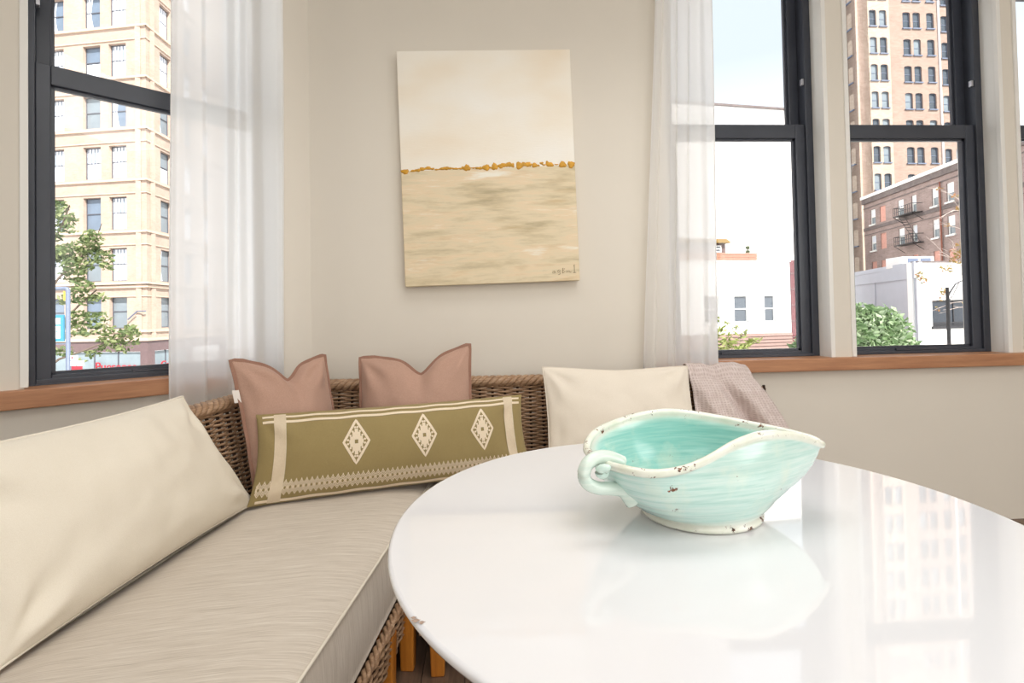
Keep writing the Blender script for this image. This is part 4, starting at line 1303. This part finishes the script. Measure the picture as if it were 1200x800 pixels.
# --- white building with three sash windows
WB = tag(empty('white_building', (0, 0, 0)), 'white stucco building with three sash windows over brown boards', 'building')
WP, WA = (18.354, 28.973), math.radians(7.73)
opsW = [(-5.62, -4.68, 0.46, 2.06), (-3.70, -2.74, 0.46, 2.06), (-1.70, -0.92, 0.46, 2.06)]
facade(WB, WP, WA, -14, 0.08, -0.19, 4.06, opsW, 0.3, M['stucco'], 4.0)
for i, op in enumerate(opsW):
    ww = op[1] - op[0]; hh = 1.6
    fm = winmesh(ww, hh, 0.07, 0.5, 0, mat=M['wframe_white'], sill=0.2)
    place_windows(WB, WP, WA, [op], 0.3, fm, [quadmesh('pane', 0.05, ww - 0.05, 0.05, hh * 0.5, 0.05, M['dpane']), quadmesh('pane', 0.05, ww - 0.05, hh * 0.5, hh - 0.05, 0.03, M['dpane'])])
z = -0.19
bm_ = MB().add([(-14, -0.02, -0.30), (0.08, -0.02, -0.30), (0.08, -0.02, 0), (-14, -0.02, 0), (-14, -0.09, -0.30), (0.08, -0.09, -0.30), (0.08, -0.03, 0), (-14, -0.03, 0)], [(0, 3, 2, 1), (4, 5, 6, 7), (0, 1, 5, 4), (1, 2, 6, 5), (2, 3, 7, 6), (3, 0, 4, 7)]).mesh('board', M['siding'])
for k in range(6):
    o = link_mesh('board', bm_, WB, (WP[0], WP[1], z - k * 0.19), WA)
    o.scale = (1, 1, 0.62)
o = MB().box(-14, 0.08, 0.0, 4, GZ, -0.19).build('lower_wall', M['siding'], WB); o.location = (*WP, 0); o.rotation_euler = (0, 0, WA)
o = MB().box(-14, 0.12, -0.06, 0.2, 4.02, 4.10).build('coping', M['stucco'], WB); o.location = (*WP, 0); o.rotation_euler = (0, 0, WA)
# roof terrace: slatted parapet, penthouse, topiary
sm = MB().box(-9, -1.40, 0.9, 0.95, 0, 0.115).mesh('slat', M['salmon'])
for k in range(4): link_mesh('slat', sm, WB, (WP[0], WP[1], 4.14 + k * 0.137), WA)
o = MB().box(-9, -1.42, 0.96, 1.0, 4.06, 4.66).build('parapet_backing', plain('pale_parapet', (172, 128, 108), 0.8), WB); o.location = (*WP, 0); o.rotation_euler = (0, 0, WA)
o = MB().box(-9, -3.08, 1.6, 3.5, 4.06, 5.30).build('penthouse_wall', plain('brown_penthouse', (94, 72, 68), 0.8), WB); o.location = (*WP, 0); o.rotation_euler = (0, 0, WA)
o = MB().add([(-9, 1.3, 5.30), (-2.85, 1.3, 5.34), (-2.85, 3.7, 5.34), (-9, 3.7, 5.3), (-9, 1.3, 5.58), (-3.15, 1.3, 5.58), (-3.15, 3.7, 5.58), (-9, 3.7, 5.58)], [(3, 2, 1, 0), (4, 5, 6, 7), (0, 1, 5, 4), (1, 2, 6, 5), (2, 3, 7, 6), (3, 0, 4, 7)]).build('penthouse_roof', plain('ochre_roof', (128, 102, 50), 0.8), WB); o.location = (*WP, 0); o.rotation_euler = (0, 0, WA)
fm = winmesh(0.55, 0.42, 0.07, 0.5, 0, d=0.06, mat=M['wframe_white'])
ca, sa = math.cos(WA), math.sin(WA)
w_ = link_mesh('window', fm, WB, (WP[0] + ca * -3.95 - sa * 1.53, WP[1] + sa * -3.95 + ca * 1.53, 4.78), WA)
link_mesh('pane', quadmesh('pane', 0.05, 0.5, 0.05, 0.37, 0.03, M['dpane']), w_)
to_ = tag(empty('topiary', (WP[0] + ca * -1.75 - sa * 1.3, WP[1] + sa * -1.75 + ca * 1.3, 4.06)), 'two-ball topiary on the roof terrace of the white building', 'plant')
MB().tube([(0, 0, 0), (0, 0, 1.0)], 0.025, 6).build('stem', M['bark'], to_)
foliage(to_, [(0, 0, 0.72, 0.14, 0.14, 0.13), (0, 0, 0.98, 0.13, 0.13, 0.12)], 500, 0.05, M['leafA'], 9)
# red brick neighbour
RB_ = tag(empty('red_brick_building', (0, 0, 0)), 'narrow red brick house front beside the white stucco building', 'building')
o = MB().box(0.12, 4.0, 0.0, 6, GZ, 4.12).build('wall', M['redbrick'], RB_); o.location = (*WP, 0); o.rotation_euler = (0, 0, WA)
for k in range(7):
    o = MB().box(0.12, 4.0, -0.04, 0.01, 3.3 - k * 0.95, 3.36 - k * 0.95).build('stone_course', M['granite'], RB_); o.location = (*WP, 0); o.rotation_euler = (0, 0, WA)
# big pale building behind
BW = tag(empty('pale_warehouse', (0, 0, 0)), 'tall blank white building behind the white stucco house', 'building')
o = MB().box(-30, 6.5, 0, 12, GZ, 23.2).build('wall', M['stucco'], BW); o.location = (34.92, 53.04, 0); o.rotation_euler = (0, 0, WA)
o = MB().box(-30, 6.6, -0.15, 0.2, 23.1, 23.32).build('roof_coping', M['dstone'], BW); o.location = (34.92, 53.04, 0); o.rotation_euler = (0, 0, WA)

# --- brick tower
TW = tag(empty('brick_tower', (0, 0, 0)), 'tall tan brick tower with rows of arched windows', 'building')
TP, TA = (51.787, 65.074), math.radians(0.91)
ztop = [42.19 + 3.775 * 2 - 3.775 * i for i in range(13)]
cols1 = [(2.01, 3.05), (3.46, 4.54)]
cols2 = [(7.22, 8.36), (8.73, 9.83), (10.76, 11.88)]
ops1 = [(a, b, z - 2.26, z) for z in ztop for (a, b) in cols1]
ops2 = [(a, b, z - 2.26, z) for z in ztop for (a, b) in cols2]
ops3 = [(a, b, z - 2.26, z) for z in ztop for (a, b) in ((13.55, 14.6), (15.2, 16.2))]
facade(TW, TP, TA, 0, 4.95, GZ, 54, ops1, 0.35, M['tower1'], 8, arch=0.22)
tp2 = (TP[0] - math.sin(TA) * 0.35, TP[1] + math.cos(TA) * 0.35)
facade(TW, tp2, TA, 4.95, 12.6, GZ, 54, ops2, 0.35, M['tower2'], 8, arch=0.22)
tp3 = (TP[0] - math.sin(TA) * 1.0, TP[1] + math.cos(TA) * 1.0)
facade(TW, tp3, TA, 12.6, 19, GZ, 54, ops3, 0.35, M['tower2'], 8, arch=0.22)
AS = TA + PI / 2
ops4 = [(-b, -a, z - 2.26, z) for z in ztop for (a, b) in ((0.72, 1.5), (1.75, 2.6), (4.0, 4.9), (5.2, 6.1))]
facade(TW, TP, AS + PI, -9, 0, GZ, 54, ops4, 0.3, M['tower2'], 1.5, arch=0.2)
def tower_wins(ops, P_, A_, depth):
    byw = {}
    for i, op in enumerate(ops):
        w_ = round(op[1] - op[0], 2)
        if w_ not in byw:
            byw[w_] = (winmesh(w_, 2.26, 0.06, 0.48, 0, mat=M['greysteel'], sill=0.36), quadmesh('pane', 0.03, w_ - 0.03, 0.03, 2.2, 0.05, M['dpane']), quadmesh('pane', 0.03, w_ - 0.03, 0.03, 2.2, 0.05, M['lpane']))
        f_, a_, b_ = byw[w_]
        place_windows(TW, P_, A_, [op], depth, f_, [b_ if (i * 7 % 5 < (3 if P_ is TP else 1)) else a_])
tower_wins(ops1, TP, TA, 0.35)
tower_wins(ops2, tp2, TA, 0.35)
tower_wins(ops3, tp3, TA, 0.35)
tower_wins(ops4, TP, AS + PI, 0.3)
o = MB().tube([(12.5, -0.05, 10), (12.5, -0.05, 54)], 0.14, 8).build('drain_pipe', plain('pale_pipe', (226, 218, 214), 0.5), TW); o.location = (*tp2, 0); o.rotation_euler = (0, 0, TA)
o = MB().box(6.5, 11.6, -0.2, 0.05, 17.6, 17.85).build('ledge', M['tower2'], TW); o.location = (*tp2, 0); o.rotation_euler = (0, 0, TA)

# --- dark brick building with fire escape
DB = tag(empty('dark_brick_building', (0, 0, 0)), 'dark brown brick walk-up with a fire escape and white roof edge', 'building')
DP, DA = (44.412, 55.490), math.radians(-100.23)
wins = [(1.27, 2.22), (6.09, 7.03), (8.21, 8.95), (11.05, 11.88), (12.93, 13.83), (16.2, 17.1)]
bricked = [(3.03, 4.05)]
opsD = [(a, b, z, z + 1.7) for z in (10.56, 7.6) for (a, b) in wins + bricked]
opsD += [(a, b, 4.7, 6.35) for (a, b) in wins + bricked]
facade(DB, DP, DA, 0, 22, GZ, 13.7, opsD, 0.22, M['dbrick'], 8)
for op in opsD:
    w_ = op[1] - op[0]
    if (op[0], op[1]) in bricked or op[2] < 5:
        o = MB().box(op[0], op[1], 0.08, 0.2, op[2], op[3]).build('boarded_opening', M['salmon_board'], DB); o.location = (*DP, 0); o.rotation_euler = (0, 0, DA)
        continue
    fm = winmesh(w_, 1.7, 0.09, 0.5, 0, mat=M['wframe_white'], sill=0.26)
    place_windows(DB, DP, DA, [op], 0.26, fm, [quadmesh('pane', 0.05, w_ - 0.05, 0.05, 0.85, 0.06, M['lpane']), quadmesh('pane', 0.05, w_ - 0.05, 0.85, 1.65, 0.03, M['whitecurt'])])
band(DB, DP, DA, 0, 22, 13.66, 13.98, 0.35, M['stucco'], 'roof_coping')
band(DB, DP, DA, 0, 22, 13.1, 13.66, 0.22, M['dstone'], 'cornice')
band(DB, DP, DA, 0, 22, 12.55, 12.65, 0.06, M['dstone'], 'string_course')
band(DB, DP, DA, 0, 22, 10.0, 10.35, 0.08, M['dstone'], 'string_course')
band(DB, DP, DA, 0, 22, 9.5, 9.58, 0.05, M['dstone'], 'string_course')
fe = MB()
for z in (10.35, 7.4):
    fe.box(7.0, 9.8, -1.0, 0, z, z + 0.08)
    for zz_ in (0.45, 0.9): fe.tube([(7.0, -1.0, z + zz_), (9.8, -1.0, z + zz_)], 0.03, 5)
    for k in range(11): fe.tube([(7.0 + k * 0.28, -1.0, z), (7.0 + k * 0.28, -1.0, z + 0.9)], 0.022, 4)
    for x in (7.0, 9.8):
        fe.tube([(x, 0, z + 0.9), (x, -1.0, z + 0.9)], 0.03, 5)
        fe.tube([(x, 0, z - 0.7), (x, -1.0, z)], 0.03, 5)
for k in range(9): fe.tube([(9.5 - 0.25 * k, -0.7, 7.5 + k * 0.32), (9.5 - 0.25 * k, -0.2, 7.5 + k * 0.32)], 0.03, 4)
for y in (-0.7, -0.2): fe.tube([(9.7, y, 7.4), (7.4, y, 10.35)], 0.03, 4)
o = fe.build('fire_escape', M['iron'], DB); o.location = (*DP, 0); o.rotation_euler = (0, 0, DA)
o = MB().tube([(12.3, -0.12, 4), (12.3, -0.12, 12.6)], 0.07, 6).build('drain_pipe', plain('rusty_pipe', (142, 84, 66), 0.7), DB); o.location = (*DP, 0); o.rotation_euler = (0, 0, DA)

# --- low pale painted building
GB = tag(empty('low_painted_building', (0, 0, 0)), 'low pale painted building with a dark shop window and flat roof', 'building')
GP = (24.259, 26.623)
AL_, AR_ = math.radians(72.95), math.radians(7.19)
opg = [(0.99, 4.2, 0.06, 1.54)]
facade(GB, GP, AR_, 0, 9, GZ, 3.69, opg, 0.25, M['stucco'], 0.3)
o = MB().box(0, 16, -0.3, -0.001, GZ, 3.69).build('side_wall', M['greywall'], GB); o.location = (*GP, 0); o.rotation_euler = (0, 0, AL_)
o = MB().box(-0.02, 16, 0.0, 0.10, 2.78, 3.72).build('parapet', M['greywall'], GB); o.location = (*GP, 0); o.rotation_euler = (0, 0, AL_)
o = MB().box(4.9, 5.1, 0.0, 0.05, GZ, 2.8).build('pilaster', M['greywall'], GB); o.location = (*GP, 0); o.rotation_euler = (0, 0, AL_)
o = MB().box(0, 9, -0.06, 0.3, 3.66, 3.74).build('roof_coping', M['dstone'], GB); o.location = (*GP, 0); o.rotation_euler = (0, 0, AR_)
fm = winmesh(3.21, 1.48, 0.09, 0.12, 1.0, mat=M['iron'], sill=0.2)
place_windows(GB, GP, AR_, opg, 0.25, fm, [quadmesh('pane', 0.05, 3.16, 0.05, 1.44, 0.05, plain('black_shop_glass', (46, 52, 60), 0.1, 0.1))])
o = MB().add([(0.05, 0.3, 3.45), (8.9, 0.3, 3.45), (12, 7.5, 3.45), (3.2, 7.5, 3.45), (0.05, 0.3, 3.55), (8.9, 0.3, 3.55), (12, 7.5, 3.55), (3.2, 7.5, 3.55)], [(3, 2, 1, 0), (4, 5, 6, 7), (0, 1, 5, 4), (1, 2, 6, 5), (2, 3, 7, 6), (3, 0, 4, 7)]).build('roof_deck', M['greywall'], GB); o.location = (*GP, 0); o.rotation_euler = (0, 0, AR_)
ac = tag(empty('rooftop_unit', (GP[0] + 0.9, GP[1] + 1.6, 3.55)), 'white air conditioning unit on the flat roof of the low painted building', 'air conditioner')
MB().box(-0.3, 1.7, 0, 1.2, 0.0, 0.62).build('casing', M['stucco'], ac, bevel=0.02)
for x in (0.05, 0.85):
    MB().box(x, x + 0.65, -0.02, 0.02, 0.26, 0.52).build('vent_grille', M['greysteel'], ac)

# --- street lamp and sparse tree in front
lp_ = tag(empty('street_lamp', (15.76, 16.10, GZ)), 'black street lamp with a curved arm beside the low painted building', 'street lamp')
MB().tube([(0, 0, 0), (0, 0, 7.42)], [0.075, 0.05], 10).build('post', M['iron'], lp_, smooth=True)
MB().tube([(0, 0, 7.05), (0.12, 0, 7.28), (0.3, 0, 7.52), (0.5, 0, 7.62), (0.75, 0, 7.62)], 0.025, 8).build('arm', M['iron'], lp_, smooth=True)
MB().tube([(0, 0, 6.9), (0.2, 0, 7.15), (0.42, 0, 7.55)], 0.014, 6).build('scroll_brace', M['iron'], lp_, smooth=True)
MB().lathe([(0.02, 7.62), (0.06, 7.58), (0.15, 7.36), (0.17, 7.30), (0.12, 7.28), (0.02, 7.26)], 20, (0.78, 0)).build('lantern', M['iron'], lp_, smooth=True)
sp2 = tag(empty('sparse_tree', (20.6, 19.6, GZ)), 'bare pale twigs with a few autumn leaves before the dark brick building', 'tree')
O3 = Vector((20.6, 19.6, GZ))
MB().tube([(0, 0, 0), (0.05, 0, 4), (-0.1, 0, 8), (-0.1, 0, 11.5)], [0.14, 0.11, 0.07, 0.03], 8).build('trunk', M['palebark'], sp2, smooth=True)
rnd = random.Random(12)
bb = []
twg = MB()
for k in range(22):
    z0 = rnd.uniform(6.5, 11.0)
    ln = rnd.uniform(0.9, 2.3)
    p = Vector((-0.1, 0, z0)); pts = [p]
    d = Vector((-1, rnd.uniform(-0.5, 0.5), rnd.uniform(-0.1, 0.7))).normalized()
    for j in range(5):
        d = (d + Vector((rnd.uniform(-0.3, 0.3), rnd.uniform(-0.3, 0.3), rnd.uniform(-0.35, 0.3)))).normalized()
        p = p + d * (ln / 5); pts.append(p)
        if j > 1:
            e = (d + Vector((rnd.uniform(-0.6, 0.6), rnd.uniform(-0.6, 0.6), rnd.uniform(-0.6, 0.6)))).normalized()
            twg.tube([p, p + e * rnd.uniform(0.2, 0.5)], [0.010, 0.004], 4)
        if rnd.random() < 0.10: bb.append((p.x, p.y, p.z, 0.12, 0.12, 0.1))
    twg.tube(pts, [0.024, 0.02, 0.016, 0.012, 0.009, 0.005], 5)
twg.build('twigs', M['palebark'], sp2, smooth=True)
for (x, z) in ((-1.0, 8.95), (-0.9, 9.25), (-1.15, 8.7), (-0.75, 9.0), (-1.5, 8.3), (-2.6, 8.1), (-2.3, 7.9), (-1.6, 7.4)):
    bb.append((x, rnd.uniform(-0.2, 0.2), z, 0.17, 0.2, 0.15))
foliage(sp2, bb, 420, 0.085, M['leafD'], 6)
